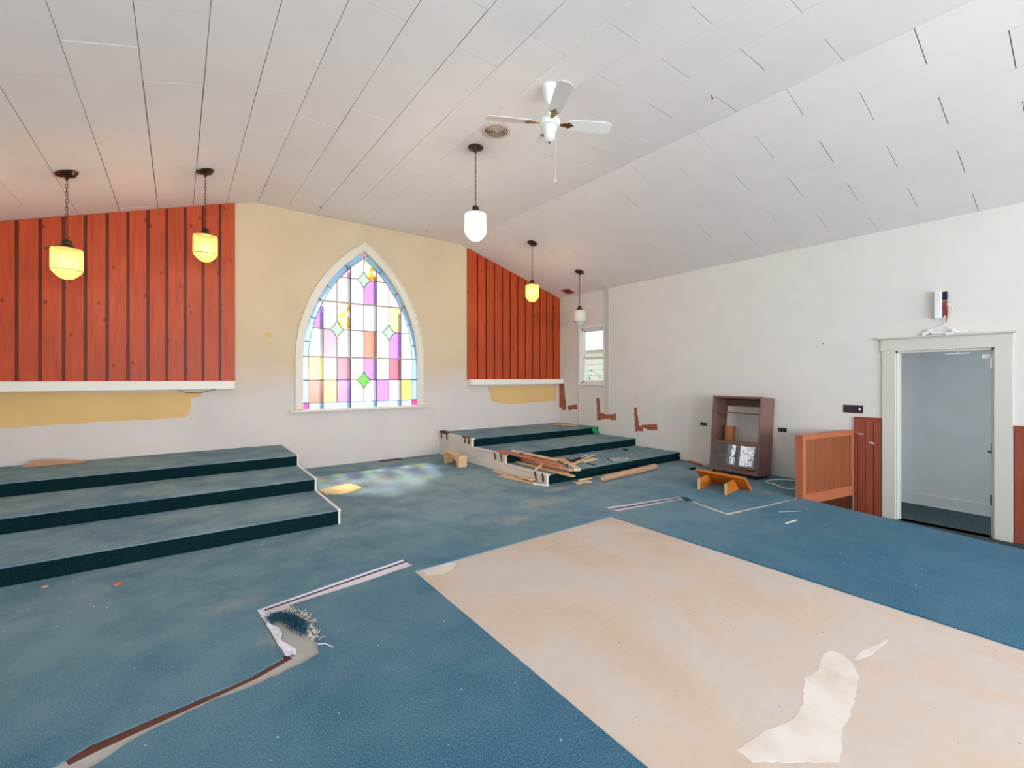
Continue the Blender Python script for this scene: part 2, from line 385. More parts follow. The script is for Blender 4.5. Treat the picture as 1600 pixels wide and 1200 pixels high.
XA_, YA_, ZA_ = (1, 0, 0), (0, 1, 0), (0, 0, 1)

# ================================================================== SETTING
# ---- stage floor edge and half wall positions
EDGE = [(5.90, 2.19), (5.86, 1.97), (5.74, 1.316), (5.61, .46), (5.45, -.6), (5.30, -1.8), (5.30, BY)]
HW0 = Vector((5.875, 2.235)); HW1 = Vector((6.955, 2.05))     # centre line of the half wall
stage = [(LX, BY)] + [(x, y) for x, y in reversed(EDGE)] + [(5.95, 2.28), (RX, 2.10), (RX, D), (LX, D)]
fl = struct(MB().prism([(p[0], p[1]) for p in stage], (0, 0, -.30), XA_, YA_, ZA_, .29).build('floor', 'subfloor'))
struct(MB().box(5.2, 8.2, BY - .1, D + .1, -.40, -.29).build('floor_lower', 'low_carpet'))
# filler compound trowelled on the bare plywood
def px_poly(L, ox=0, oy=0, sc=1.0, z=0.0): return [fz(ox + a / sc, oy + b / sc, z)[:2] for a, b in L]
pt = px_poly([(760, 590), (800, 575), (850, 595), (890, 630), (912, 680), (900, 740), (890, 800), (870, 860), (842, 900), (845, 970), (830, 1040), (470, 1040), (400, 990), (470, 950), (520, 910), (600, 885), (650, 850), (680, 800), (678, 740), (685, 690), (740, 660), (755, 620)], 1000, 800, 2.667, -.008)
def rough_poly(P, amp, seg):
    out = []
    for i in range(len(P)):
        a = Vector(P[i]); b = Vector(P[(i + 1) % len(P)]); k = max(1, int((b - a).length / seg)); nrm = Vector((-(b - a).y, (b - a).x)).normalized()
        for j in range(k):
            q = a.lerp(b, j / k) + (nrm * random.uniform(-amp, amp) if (j or k > 1) else Vector((0, 0))); out.append((q.x, q.y))
    return out
MB().prism(rough_poly(pt, .0045, .022), (0, 0, -.0105), XA_, YA_, ZA_, .0014).build('filler_patch', 'filler', fl)
pt = px_poly([(60, 350), (110, 318), (180, 300), (225, 305), (205, 335), (160, 360), (90, 362)], 640, 780, 3.076, -.008)
MB().prism(rough_poly(pt, .004, .03), (0, 0, -.0105), XA_, YA_, ZA_, .0013).build('filler_patch', 'filler', fl)
pt = px_poly([(895, 615), (930, 575), (1000, 545), (1040, 520), (1030, 545), (985, 575), (955, 600), (915, 612)], 1000, 800, 2.667, -.008)
MB().prism(rough_poly(pt, .004, .03), (0, 0, -.0105), XA_, YA_, ZA_, .0012).build('filler_patch', 'filler', fl)

# ---- carpet with its cut-outs
rect = [(1.392, 3.085), (3.575, 3.100), (3.565, 1.6), (3.556, .29), (3.54, -1.6), (1.375, -1.6), (1.374, 1.145), (1.384, 2.2)]
left_cut_in = rough_poly([fz(a, b)[:2] for a, b in [(451.4, 947), (463, 957), (474, 968), (483, 978), (497, 1003), (502, 1019)]], .012, .03)[:-8]
def pl(L): return [fz(a, b)[:2] for a, b in L]
def rag(P, amp, seg):
    out = []
    for i in range(len(P) - 1):
        a = Vector(P[i]); b = Vector(P[i + 1]); k = max(1, int((b - a).length / seg)); nrm = Vector((-(b - a).y, (b - a).x)).normalized()
        for j in range(k):
            q = a.lerp(b, j / k) + (nrm * random.uniform(-amp, amp) if j else Vector((0, 0))); out.append((q.x, q.y))
    return out + [tuple(P[-1])]
lc = pl([(629.5, 873.5), (646.5, 882.5), (560, 912), (452, 945.5)])
lc += rag(pl([(452, 945.5), (470, 958), (482, 975), (497, 1003), (502, 1020)]), .012, .028)[1:]
lc += rag(pl([(502, 1020), (410, 1065), (325, 1097), (250, 1133), (195, 1163)]), .008, .03)[1:]
pE = fz(195, 1163); pF = fz(141, 1163)
lc += rag([(pE[0], pE[1]), (-.75, 1.93), (-1.6, 1.65)], .008, .05)[1:]
lc += [(-1.6, 1.73)] + rag([(-.85, 2.02), (pF[0], pF[1])] + pl([(260, 1112.5), (387.5, 1058.7), (443.4, 1027.4)]), .004, .06)
lc += pl([(400, 952.7), (515, 911)])
rc = pl([(944.5, 792.5), (965.5, 798.7), (1062.5, 780.5)])
rc += rag(pl([(1062.5, 780.5), (1076, 784.5), (1085, 785.5), (1112, 796), (1137, 804.5), (1190, 793), (1246, 780.5)]), .012, .05)[1:]
rc += rag(pl([(1246, 778.3), (1190, 790), (1137, 801), (1110, 792), (1085, 783), (1074, 780)]), .008, .05)
rc += pl([(1060, 775.5)])
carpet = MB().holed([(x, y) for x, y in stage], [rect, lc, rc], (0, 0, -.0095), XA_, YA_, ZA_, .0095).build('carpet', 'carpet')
tag(carpet, 'teal blue loop carpet over the platform floor, cut open around bare plywood', 'carpet')
# carpet turned down over the platform edge
ec = MB()
for i in range(1, len(EDGE)):
    a, b = EDGE[i - 1], EDGE[i]; ec.beam((a[0] + .004, a[1], -.15), (b[0] + .004, b[1], -.15), .008, .28)
ec.build('edge_strip', 'riser', carpet)

# ---- front wall with pointed-arch opening
CXW, ZS, WR, Z0W = 2.522, 1.70, .972, .925
RAD = 2.283; OFF = RAD - WR
def arch(grow, zb, n=18):
    r_ = RAD + grow; za = math.sqrt(r_ * r_ - OFF * OFF); a1 = math.asin(za / r_)
    right = [(CXW - OFF + r_ * math.cos(a1 * i / n), ZS + r_ * math.sin(a1 * i / n)) for i in range(n + 1)]
    left = [(2 * CXW - x, z) for x, z in reversed(right[:-1])]
    return [(CXW + OFF - 0 + 0 * 0 - OFF + WR + grow, zb)] + right + left + [(CXW - WR - grow, zb)]
wall_out = [(LX - .15, -.35), (RX + .13, -.35), (RX + .13, ceil_z(RX) + .12), (KR, ZC + .12), (KL, ZC + .12), (LX - .15, ceil_z(LX) + .06)]
wf = struct(MB().holed(wall_out, [arch(0.0, Z0W)], (0, D, 0), XA_, ZA_, YA_, .16).build('wall_front', 'front'))
# side, back walls
def wall_with_openings(axis, at, th, a0, a1, z0, z1, ops, name, mat):
    mb = MB(); cuts = sorted(ops)
    def bx(u0, u1, w0, w1):
        if u1 - u0 < 1e-4 or w1 - w0 < 1e-4: return
        if axis == 'x': mb.box(at, at + th, u0, u1, w0, w1)
        else: mb.box(u0, u1, at, at + th, w0, w1)
    u = a0
    for o0, o1, p0, p1 in cuts:
        bx(u, o0, z0, z1); bx(o0, o1, z0, p0); bx(o0, o1, p1, z1); u = o1
    bx(u, a1, z0, z1)
    return struct(mb.build(name, mat))
RWIN = (6.235, 6.90, 1.30, 2.47); DOOR = (.775, 1.600, LOW, 1.74)
wr = wall_with_openings('x', RX, .12, BY, D + .02, -.35, 3.32, [DOOR, RWIN, RIGHT_FILL], 'wall_right', 'white_wall')
wl = wall_with_openings('x', LX - .15, .15, BY, D + .02, -.35, 3.22, sorted(LEFT_WIN), 'wall_left', 'back_wall')
wb = wall_with_openings('y', BY - .15, .15, LX - .15, RX + .12, -.35, 4.2, [(a, b, .75, 2.7) for a, b in BACK_WIN], 'wall_back', 'back_wall')

# ---- ceiling: joint-coloured deck carrying staggered fibre tiles
deck = MB()
XS = [LX - .15, KL, KR, RX + .12]
prof = [(x, ceil_z(x) + .016) for x in XS] + [(x, ceil_z(x) + .10) for x in reversed(XS)]
ceiling = struct(deck.prism(prof, (0, BY - .15, 0), XA_, ZA_, YA_, D - BY + .30).build('ceiling', 'ceil_gap'))
roof = struct(MB().prism([(-2.6, 3.35), (1.0, 4.2), (4.2, 4.2), (8.4, 3.15), (8.4, 3.25), (4.2, 4.32), (1.0, 4.32), (-2.6, 3.45)], (0, BY - .6, 0), XA_, ZA_, YA_, D - BY + 1.0).build('roof', 'asphalt_roof'))
colsX = [LX, -1.74, -1.355, -.975, -.595, -.215, .165, .545, .935, 1.33, 1.745, 2.13, 2.50, 2.86, 3.14, 3.54, 3.945, 4.36, 4.735, 5.12, 5.49, 5.865, 6.235, 6.605, RX]
# parity: column (.165,.545) even
par0 = colsX.index(.165)
hidden = MB(); ntile = 0
for ci in range(len(colsX) - 1):
    xa, xb = colsX[ci], colsX[ci + 1]; par = (ci - par0) % 2
    if ci >= 16: par = (ci - par0) % 2
    gx = .0028 if xb < 2.2 else .0009
    gy = .0016 if xb < 3 else .0028
    ks = [k for k in range(-14, 20) if k % 2 == par]
    ys = [BY] + [.46 + .4345 * k for k in ks if BY < .46 + .4345 * k < D - .02] + [D]
    for y0, y1 in zip(ys, ys[1:]):
        g1, g2 = gx * random.uniform(.5, 1.5), gy * random.uniform(.6, 1.5)
        dz = random.uniform(-.0012, .0012)
        x0, x1, a, b = xa + g1, xb - g1, y0 + g2, y1 - g2
        vs = []
        for x in (x0, x1):
            for y in (a, b):
                for up in (0, .016): vs.append((x, y, ceil_z(x) + dz + up))
        fs = [(0, 1, 3, 2), (4, 6, 7, 5), (0, 4, 5, 1), (2, 3, 7, 6), (0, 2, 6, 4), (1, 5, 7, 3)]
        # does the tile show?
        vis = False
        for (x, y) in ((x0, a), (x1, b), (x0, b), (x1, a)):
            dp = x * _s + y * _c
            if dp > .4:
                X = 800 + F * (x * _c - y * _s) / dp; Y = YH - F * (ceil_z(x) - EYE) / dp
                if -60 < X < 1660 and Y > -40: vis = True
        if vis:
            MB().add(vs, fs).build('ceiling_tile', 'ceil_tile', ceiling); ntile += 1
        else: hidden.add(vs, fs)
tag(hidden.build('ceiling_tile_field', 'ceil_tile', ceiling), kind='stuff')
# white cover batten along the middle joint
struct(MB().box(2.487, 2.513, BY, 3.25, ZC - .009, ZC).build('trim_1', 'shelf_white'))

# ---- stained glass window
win = struct(empty('window_1', (CXW, D, Z0W)))
YG = D + .030
def ring(g0, g1, zb, ya, th, name, mat, par, bevel=0):
    o_, i_ = arch(g1, zb), arch(g0, zb); N = len(o_)
    vs = [(x, ya, z) for x, z in o_] + [(x, ya, z) for x, z in i_] + [(x, ya + th, z) for x, z in o_] + [(x, ya + th, z) for x, z in i_]
    fs = []
    for i in range(N - 1):
        fs += [(i, i + 1, N + i + 1, N + i), (2 * N + i, 3 * N + i, 3 * N + i + 1, 2 * N + i + 1), (i, 2 * N + i, 2 * N + i + 1, i + 1), (N + i, N + i + 1, 3 * N + i + 1, 3 * N + i)]
    fs += [(0, N, 3 * N, 2 * N), (N - 1, 3 * N - 1, 4 * N - 1, 2 * N - 1)]
    return MB().add(vs, fs).build(name, mat, par, bevel=bevel)
ring(.012, .085, Z0W, D - .022, .022, 'casing', 'win_trim', win)
ring(.085, .105, Z0W, D - .040, .040, 'casing_bead', 'win_trim', win, .004)
ring(-.012, .012, Z0W, D - .012, .06, 'frame', 'win_trim', win)
MB().box(CXW - 1.15, CXW + 1.16, D - .075, D + .05, Z0W - .040, Z0W - .006).build('window_sill', 'win_trim', win, bevel=.006)
MB().box(CXW - .97, CXW + .97, D - .012, D + .05, Z0W - .006, Z0W + .006).build('frame', 'win_trim', win)
def clip(poly, cvx):
    out = poly
    for i in range(len(cvx)):
        a, b = cvx[i], cvx[(i + 1) % len(cvx)]; inp, out = out, []
        if not inp: return []
        def ins(p): return (b[0] - a[0]) * (p[1] - a[1]) - (b[1] - a[1]) * (p[0] - a[0]) >= -1e-9
        for j in range(len(inp)):
            p, q = inp[j - 1], inp[j]; ip, iq = ins(p), ins(q)
            if ip != iq:
                d1 = (b[0] - a[0]) * (p[1] - a[1]) - (b[1] - a[1]) * (p[0] - a[0]); d2 = (b[0] - a[0]) * (q[1] - a[1]) - (b[1] - a[1]) * (q[0] - a[0])
                t = d1 / (d1 - d2); out.append((p[0] + (q[0] - p[0]) * t, p[1] + (q[1] - p[1]) * t))
            if iq: out.append(q)
    return out
ZB = Z0W + .097
inner = arch(-.10, ZB, 26); outer = arch(-.002, Z0W + .004, 26)
GX = [1.640, 1.866, 2.084, 2.299, 2.522, 2.737, 2.958, 3.179, 3.404]
GZ = [ZB, 1.383, 1.755, 2.210, 2.656, 3.075, 3.60]
STARS = [(2.522, 1.383, 'green'), (2.084, 2.210, 'mint'), (2.958, 2.210, 'mint'), (2.522, 3.075, 'mint')]
SWX, SWZ = .125, .165
def star_arc(cx, cz, sx, sz, n=6):
    pts = []
    for i in range(n + 1):
        t = i / n; a = t * math.pi / 2; ex, ez = SWX * (1 - math.sin(a)), SWZ * (1 - math.cos(a)); lx, lz = SWX * (1 - t), SWZ * t
        pts.append((cx + sx * (ex * .62 + lx * .38), cz + sz * (ez * .62 + lz * .38)))
    return pts
ROWS = [['salmon', 'yellow', 'purple', 'cream', 'white', 'purple', 'white', 'gold'],
        ['yellow', 'white', 'dusty', 'white', 'purple', 'cream', 'dusty', 'white'],
        ['white', 'pink', 'white', 'cream', 'salmon', 'white', 'purple', 'lav'],
        ['purple', 'white', 'amber', 'lpink', 'white', 'white', 'straw', 'white'],
        ['cream', 'cream', 'white', 'white', 'purple', 'white', 'lpink', 'lpink'],
        ['white', 'white', 'lpink', 'white', 'amber', 'white', 'white', 'white']]
came = MB()
def came_line(pts, r=.0075):
    if len(pts) > 1: came.tube([(x, YG - .002, z) for x, z in pts], r, 6)
for rI in range(6):
    for cI in range(8):
        x0, x1, z0, z1 = GX[cI], GX[cI + 1], GZ[rI], GZ[rI + 1]
        corners = [(x0, z0, 1, 1), (x1, z0, -1, 1), (x1, z1, -1, -1), (x0, z1, 1, -1)]; poly = []
        for k, (x, z, sx, sz) in enumerate(corners):
            st = [s_ for s_ in STARS if abs(s_[0] - x) < 1e-6 and abs(s_[1] - z) < 1e-6]
            if st:
                arc = star_arc(x, z, sx, sz)        # from horizontal tip to vertical tip
                poly += arc[::-1] if k in (0, 2) else arc
            else: poly.append((x, z))
        q = clip(poly, inner)
        if len(q) > 2:
            ar = abs(sum(q[i - 1][0] * q[i][1] - q[i][0] * q[i - 1][1] for i in range(len(q)))) / 2
            if ar > .0006: MB().prism(q, (0, YG, 0), XA_, ZA_, YA_, .004).build('glass_pane', 'g_' + ROWS[rI][cI], win)
for cx, cz, cn in STARS:
    P = star_arc(cx, cz, 1, 1)[:-1] + star_arc(cx, cz, -1, 1)[::-1][:-1] + star_arc(cx, cz, -1, -1)[:-1] + star_arc(cx, cz, 1, -1)[::-1][:-1]
    MB().prism(P, (0, YG, 0), XA_, ZA_, YA_, .004).build('star_pane', 'g_' + cn, win); came_line(P + [P[0]])
def inside_z(x):   # top of the inner arch at x
    dx = abs(x - CXW); r_ = RAD - .10; return ZS + math.sqrt(max(0, r_ * r_ - (dx + OFF) ** 2))
def inside_x(z):
    if z <= ZS: return WR - .10
    r_ = RAD - .10; return math.sqrt(max(0, r_ * r_ - (z - ZS) ** 2)) - OFF
for x in GX[1:-1]:
    gaps = sorted([(cz - SWZ, cz + SWZ) for cx, cz, _ in STARS if abs(cx - x) < 1e-6]); z = ZB
    for a, b in gaps + [(inside_z(x), 9)]:
        if a > z: came_line([(x, z), (x, a)])
        z = b
for z in (1.383, 2.210, 3.075):
    hx = inside_x(z); gaps = sorted([(cx - SWX, cx + SWX) for cx, cz, _ in STARS if abs(cz - z) < 1e-6]); x = CXW - hx - (.1 if z < 1.4 else 0)
    for a, b in gaps + [(CXW + hx + (.1 if z < 1.4 else 0), 9)]:
        came_line([(x, z), (a, z)]); x = b
came_line(inner + [inner[0]], .005)
# border panes
def bpt(side, g, z):
    if z <= ZS: return (CXW + side * (WR + g), z)
    r_ = RAD + g; return (CXW + side * (math.sqrt(max(0, r_ * r_ - (z - ZS) ** 2)) - OFF), z)
joints = [ZB, 1.383, 1.755, 1.99, 2.36, 2.656, 2.87, 3.22, 3.43]
for side in (-1, 1):
    for z0, z1 in zip(joints, joints[1:]):
        n = 7; ia = []; oa = []
        for i in range(n):
            z = z0 + (z1 - z0) * i / (n - 1); p_ = bpt(side, -.10, z)
            # outer point straight out along the radius
            if z <= ZS: q = (CXW + side * (WR - .002), z)
            else:
                cxx = CXW - side * OFF; d = Vector((p_[0] - cxx, p_[1] - ZS)); d.normalize(); q = (cxx + d.x * (RAD - .002), ZS + d.y * (RAD - .002))
            ia.append(p_); oa.append(q)
        MB().prism(ia + oa[::-1], (0, YG, 0), XA_, ZA_, YA_, .004).build('border_pane', 'g_blue', win)
        came_line([ia[0], oa[0]])
    MB().prism([(CXW + side * (WR - .1), Z0W + .004), (CXW + side * (WR - .002), Z0W + .004), (CXW + side * (WR - .002), ZB), (CXW + side * (WR - .1), ZB)], (0, YG, 0), XA_, ZA_, YA_, .004).build('corner_pane', 'g_hot', win)
    came_line([(CXW + side * (WR - .1), Z0W), (CXW + side * (WR - .1), ZB)]); came_line([(CXW + side * (WR - .002), ZB), (CXW + side * (WR - .1), ZB)])
bx_ = [CXW - WR + .1, 1.866, 2.299, 2.737, 3.179, CXW + WR - .1]
for a, b in zip(bx_, bx_[1:]):
    MB().prism([(a, Z0W + .004), (b, Z0W + .004), (b, ZB), (a, ZB)], (0, YG, 0), XA_, ZA_, YA_, .004).build('border_pane', 'g_blue', win); came_line([(b, Z0W), (b, ZB)])
# apex diamond
pa = bpt(1, -.10, 3.43); d = Vector((pa[0] - (CXW - OFF), pa[1] - ZS)).normalized(); po = (CXW - OFF + d.x * (RAD - .002), ZS + d.y * (RAD - .002))
zi = inside_z(CXW); zo = ZS + math.sqrt((RAD - .002) ** 2 - OFF ** 2)
P = [(CXW, zi), po, (CXW, zo), (2 * CXW - po[0], po[1])]
MB().prism(P, (0, YG, 0), XA_, ZA_, YA_, .004).build('apex_pane', 'g_lpink', win); came_line(P + [P[0]])
came.build('lead_came', 'lead', win)
for z in (1.755, 2.656):
    hx = bpt(1, 0, z)[0] - CXW; MB().box(CXW - hx, CXW + hx, YG - .022, YG - .004, z - .013, z + .013).build('glazing_bar', 'muntin', win)
storm = MB()
for x in (1.866, 2.299, 2.737, 3.179):
    storm.box(x - .030, x + .030, D + .135, D + .165, Z0W, inside_z(x) + .06)
storm.build('storm_mullion', 'storm', win)

# ---- clear window in the right wall
w2 = struct(empty('window_2', (RX, 6.57, 1.265)))
a, b, z0, z1 = RWIN
cs = MB()
cs.box(RX - .018, RX, b - .005, 6.956, 1.245, 2.53); cs.box(RX - .018, RX, a, b, z1, 2.53)
cs.box(RX - .018, RX, 6.185, a + .005, 1.245, 2.53)
cs.build('casing', 'white_plastic', w2, bevel=.003)
MB().box(RX - .035, RX + .02, 6.185, 6.965, 1.262, 1.297).build('window_sill', 'white_plastic', w2, bevel=.004)
fr = MB(); X0, X1 = RX + .06, RX + .10
for (u0, u1, w0, w1) in ((a, b, z0, z0 + .035), (a, b, z1 - .045, z1), (a, a + .035, z0, z1), (b - .035, b, z0, z1)): fr.box(X0 - .02, X1 + .02, u0, u1, w0, w1)
fr.build('window_frame', 'white_plastic', w2)
for nm, zz0, zz1, xo in (('lower_sash', z0 + .03, 1.86, 0), ('upper_sash', 1.82, z1 - .04, .02)):
    s_ = MB(); u0, u1 = a + .03, b - .03
    for (p0, p1, q0, q1) in ((u0, u1, zz0, zz0 + .035), (u0, u1, zz1 - .035, zz1), (u0, u0 + .03, zz0, zz1), (u1 - .03, u1, zz0, zz1)): s_.box(X0 + xo, X0 + xo + .02, p0, p1, q0, q1)
    so_ = s_.build(nm, 'white_plastic', w2)
    MB().box(X0 + xo + .008, X0 + xo + .012, u0 + .02, u1 - .02, zz0 + .02, zz1 - .02).build('pane', 'glass', so_)
# battens beside and below that window
struct(MB().box(RX - .022, RX, 6.085, 6.175, .72, ceil_z(RX)).build('trim_2', 'trim', bevel=.003))
struct(MB().box(RX - .014, RX, 6.915, 6.955, .407, 1.245).build('trim_3', 'trim', bevel=.002))

# ---- windows of the unseen walls
k = 3
for a, b, z0_, z1_ in LEFT_WIN:
    f_ = MB(); xs = (LX - .11, LX - .05)
    for (u0, u1, w0, w1) in ((a, b, z0_, z0_ + .03), (a, b, z1_ - .03, z1_), (a, a + .025, z0_, z1_), (b - .025, b, z0_, z1_), (a, b, z1_ - .34, z1_ - .30)): f_.box(xs[0], xs[1], u0, u1, w0, w1)
    o = struct(f_.build('window_%d' % k, 'white_plastic')); k += 1
    MB().box(LX - .085, LX - .08, a + .02, b - .02, z0_ + .02, z1_ - .02).build('pane', 'glass', o)
for a, b in BACK_WIN:
    f_ = MB(); mid = (a + b) / 2
    for (u0, u1, w0, w1) in ((a, b, .75, .80), (a, b, 2.65, 2.70), (a, a + .05, .75, 2.7), (b - .05, b, .75, 2.7), (mid - .03, mid + .03, .75, 2.7)): f_.box(u0, u1, BY - .11, BY - .05, w0, w1)
    o = struct(f_.build('window_%d' % k, 'white_plastic')); k += 1
    MB().box(a + .03, b - .03, BY - .085, BY - .08, .78, 2.67).build('pane', 'glass', o)

# ---- doorway and corridor
dr = struct(empty('door_1', (RX, 1.19, LOW)))
a, b, z0, z1 = DOOR
MB().box(RX - .022, RX, b - .004, 1.724, LOW, z1 + .004).build('casing', 'trim', dr, bevel=.003)
MB().box(RX - .022, RX, .645, a + .004, LOW, z1 + .004).build('casing', 'trim', dr, bevel=.003)
MB().box(RX - .026, RX, .640, 1.738, z1 + .002, 1.888).build('header', 'trim', dr, bevel=.003)
MB().box(RX - .055, RX, .618, 1.772, 1.888, 1.908).build('header_cap', 'trim', dr, bevel=.004)
j = MB(); j.box(RX, RX + .12, b - .022, b, LOW, z1); j.box(RX, RX + .12, a, a + .022, LOW, z1); j.box(RX, RX + .12, a, b, z1 - .022, z1)
j.box(RX + .05, RX + .085, b - .036, b - .02, LOW, z1 - .02); j.box(RX + .05, RX + .085, a + .02, a + .036, LOW, z1 - .02)
j.build('jamb', 'trim', dr)
h_ = MB(); h_.box(RX + .002, RX + .03, a + .020, a + .026, 1.52, 1.63); h_.tube([(RX + .004, a + .028, 1.52), (RX + .004, a + .028, 1.63)], .007); h_.build('hinge', 'white_plastic', dr)
h_ = MB(); h_.box(RX + .002, RX + .03, a + .020, a + .026, .06, .17); h_.tube([(RX + .004, a + .028, .06), (RX + .004, a + .028, .17)], .007); h_.build('hinge', 'dark_metal', dr)
h_ = MB(); h_.box(RX + .002, RX + .03, a + .020, a + .026, .60, .72); h_.tube([(RX + .0, a + .03, .63), (RX - .0, a + .05, .63)], .012); h_.build('strike_plate', 'dark_metal', dr)
cl = MB(); cl.box(RX + .05, RX + .075, .97, 1.17, 1.688, 1.700); cl.box(RX + .055, RX + .07, 1.055, 1.075, 1.70, 1.722); cl.build('closer_arm', 'white_plastic', dr)
cl = MB(); cl.box(RX + .035, RX + .075, .80, .875, 1.63, 1.675); cl.tube([(RX + .055, .83, 1.63), (RX + .055, .83, 1.60)], .008); cl.build('closer_bracket', 'white_plastic', dr, bevel=.004)
CX_ = 8.03
struct(MB().box(CX_, CX_ + .1, -2.5, 3.2, -.35, 2.7).build('wall_corridor', 'corr_wall'))
struct(MB().box(RX + .12, CX_ + .1, 2.28, 2.38, -.35, 2.7).build('wall_corridor_end', 'corr_wall'))
struct(MB().box(RX + .10, CX_ + .1, -2.5, 3.2, 2.35, 2.45).build('ceiling_corridor', 'corr_wall'))
bb = MB(); bb.box(CX_ - .014, CX_, -2.4, 2.28, LOW, LOW + .15); bb.box(CX_ - .02, CX_, -2.4, 2.28, LOW, LOW + .02); struct(bb.build('baseboard_corridor', 'corr_wall'))

# ---- wood cladding left and right of the window
def cladding(x_edges, side_label, name_loc):
    root = empty('board_cladding', name_loc)
    xa, xb = x_edges[0], x_edges[-1]
    zb = 1.375
    MB().prism([(xa, zb), (xb, zb), (xb, ceil_z(xb) - .002), (xa, ceil_z(xa) - .002)], (0, D, 0), XA_, ZA_, (0, -1, 0), .008).build('backing', 'wood_red_dk', root)
    for i in range(len(x_edges) - 1):
        g = .030
        l, r_ = x_edges[i] + g, x_edges[i + 1]
        if i == 0: l = x_edges[0]
        dep = .030 + random.uniform(-.002, .002)
        MB().prism([(l, zb), (r_, zb), (r_, ceil_z(r_) - .003), (l, ceil_z(l) - .003)], (0, D - .008, 0), XA_, ZA_, (0, -1, 0), dep - .008).build('board', 'wood_red', root, bevel=.003)
    tag(root, side_label, 'wall panel'); return root
LE = [LX, -1.71, -1.508, -1.318, -1.12, -.929, -.73, -.532, -.332, -.137, .059, .259, .456, .653]
RE = [4.525, 4.74, 4.94, 5.139, 5.34, 5.54, 5.741, 5.939, 6.141, 6.345, 6.543, 6.733, RX]
cladding(LE, 'red-orange stained vertical boards left of the stained glass window, behind two pendant lamps', (-.6, D, 1.375))
cladding(RE, 'red-orange stained vertical boards right of the stained glass window, in the corner', (5.7, D, 1.375))
o = MB(); o.box(LX, .645, D - .14, D, 1.262, 1.372); o.box(LX, .650, D - .145, D, 1.366, 1.378)
tag(o.build('wall_ledge', 'shelf_white', bevel=.004), 'long white boxed ledge under the left red boards', 'ledge')
o = MB(); o.box(4.53, RX, D - .14, D, 1.285, 1.385); o.box(4.525, RX, D - .145, D, 1.379, 1.392); o.box(4.50, 4.53, D - .03, D, 1.262, 1.30)
tag(o.build('wall_ledge', 'shelf_white', bevel=.004), 'white boxed ledge under the right red boards, with a battered left end', 'ledge')
# old paint under the ledges, filled spot
P = rough_poly([fy(x, y, D)[::2] for x, y in [(-60, 613), (317, 613), (313, 620), (299, 622), (298, 640), (290, 652), (240, 655), (160, 659), (60, 666), (0, 670), (-60, 676)]], .006, .09)
MB().prism(P, (0, D, 0), XA_, ZA_, (0, -1, 0), .0015).build('old_paint_patch', 'yellow_patch', wf)
P = rough_poly([fy(x, y, D)[::2] for x, y in [(762, 604), (869, 601), (869, 626), (830, 629), (800, 632), (768, 627), (766, 615)]], .006, .09)
MB().prism(P, (0, D, 0), XA_, ZA_, (0, -1, 0), .0015).build('old_paint_patch', 'yellow_patch', wf)
P = rough_poly([fy(x, y, D)[::2] for x, y in [(414, 520), (425, 520), (425, 527), (414, 526)]], .003, .03)
MB().prism(P, (0, D, 0), XA_, ZA_, (0, -1, 0), .0015).build('old_paint_patch', 'yellow_patch', wf)
# bare patches on the right wall where a rail was torn off
def rpatch(L, mat='brown', th=.0015):
    P = rough_poly([fx(x, y, RX)[1:] for x, y in L], .008, .03)
    MB().prism(P, (RX, 0, 0), YA_, ZA_, (-1, 0, 0), th).build('bare_patch', mat, wr)
rpatch([(873, 599), (881.2, 598), (883, 617), (885.3, 640), (880, 641), (877, 637), (872.6, 637)])
rpatch([(887, 633.5), (902, 632), (902.3, 639), (888, 641)])
rpatch([(932, 622.5), (936.2, 622), (938.5, 645), (950, 648), (962.8, 646), (962.5, 657), (948, 654.5), (933, 657)])
rpatch([(991, 637), (995, 636), (998.5, 664), (1004, 669), (1005, 674), (992, 674)])
rpatch([(1001, 664), (1027, 662.5), (1027, 672.5), (1012, 672), (1010, 669), (1001, 668)])
for x, y in ((934, 610), (992, 623), (950, 645), (1286, 537)):
    q = fx(x, y, RX - .006); MB().lathe([(.0001, -.006), (.009, -.006), (.009, .006), (.0001, .006)], 8, q).build('plug_hole', 'black', wr)

# ================================================================== STEPS
H1, H2, H3 = .136, .271, .407
Y3, Y2, Y1 = 4.510, 5.450, 6.395
def steps(xa, xb, loc, label):
    root = empty('carpeted_steps', loc)
    for nm, z0, z1, y in (('lower_step', 0, H1, Y3), ('middle_step', H1, H2, Y2), ('top_step', H2, H3, Y1)):
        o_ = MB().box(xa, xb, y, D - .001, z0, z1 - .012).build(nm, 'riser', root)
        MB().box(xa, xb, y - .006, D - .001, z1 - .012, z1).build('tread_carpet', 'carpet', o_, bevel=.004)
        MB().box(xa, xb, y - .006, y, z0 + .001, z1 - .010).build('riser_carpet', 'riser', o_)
    tag(root, label, 'steps'); return root
XA, XB = 1.246, 3.943
sl_ = steps(LX, XA, (XA, Y3, 0), 'wide flight of three dark green carpeted steps on the left, under the ledge')
# white side edge
prof = [(Y3 - .004, 0), (D - .002, 0), (D - .002, H3 - .01), (Y1 - .004, H3 - .01), (Y1 - .004, H2 - .01), (Y2 - .004, H2 - .01), (Y2 - .004, H1 - .01), (Y3 - .004, H1 - .01)]
MB().prism(prof, (XA, 0, 0), YA_, ZA_, XA_, .02).build('side_panel', 'step_white', sl_)
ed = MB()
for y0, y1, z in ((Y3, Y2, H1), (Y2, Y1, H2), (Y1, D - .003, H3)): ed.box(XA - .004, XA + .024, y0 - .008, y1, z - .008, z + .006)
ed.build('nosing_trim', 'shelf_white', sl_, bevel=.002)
sr_ = steps(XB, RX - .001, (XB, Y3, 0), 'flight of three carpeted steps on the right with an exposed white side, strewn with debris')
MB().prism(prof, (XB - .02, 0, 0), YA_, ZA_, XA_, .02).build('side_panel', 'step_white', sr_)
ed = MB()
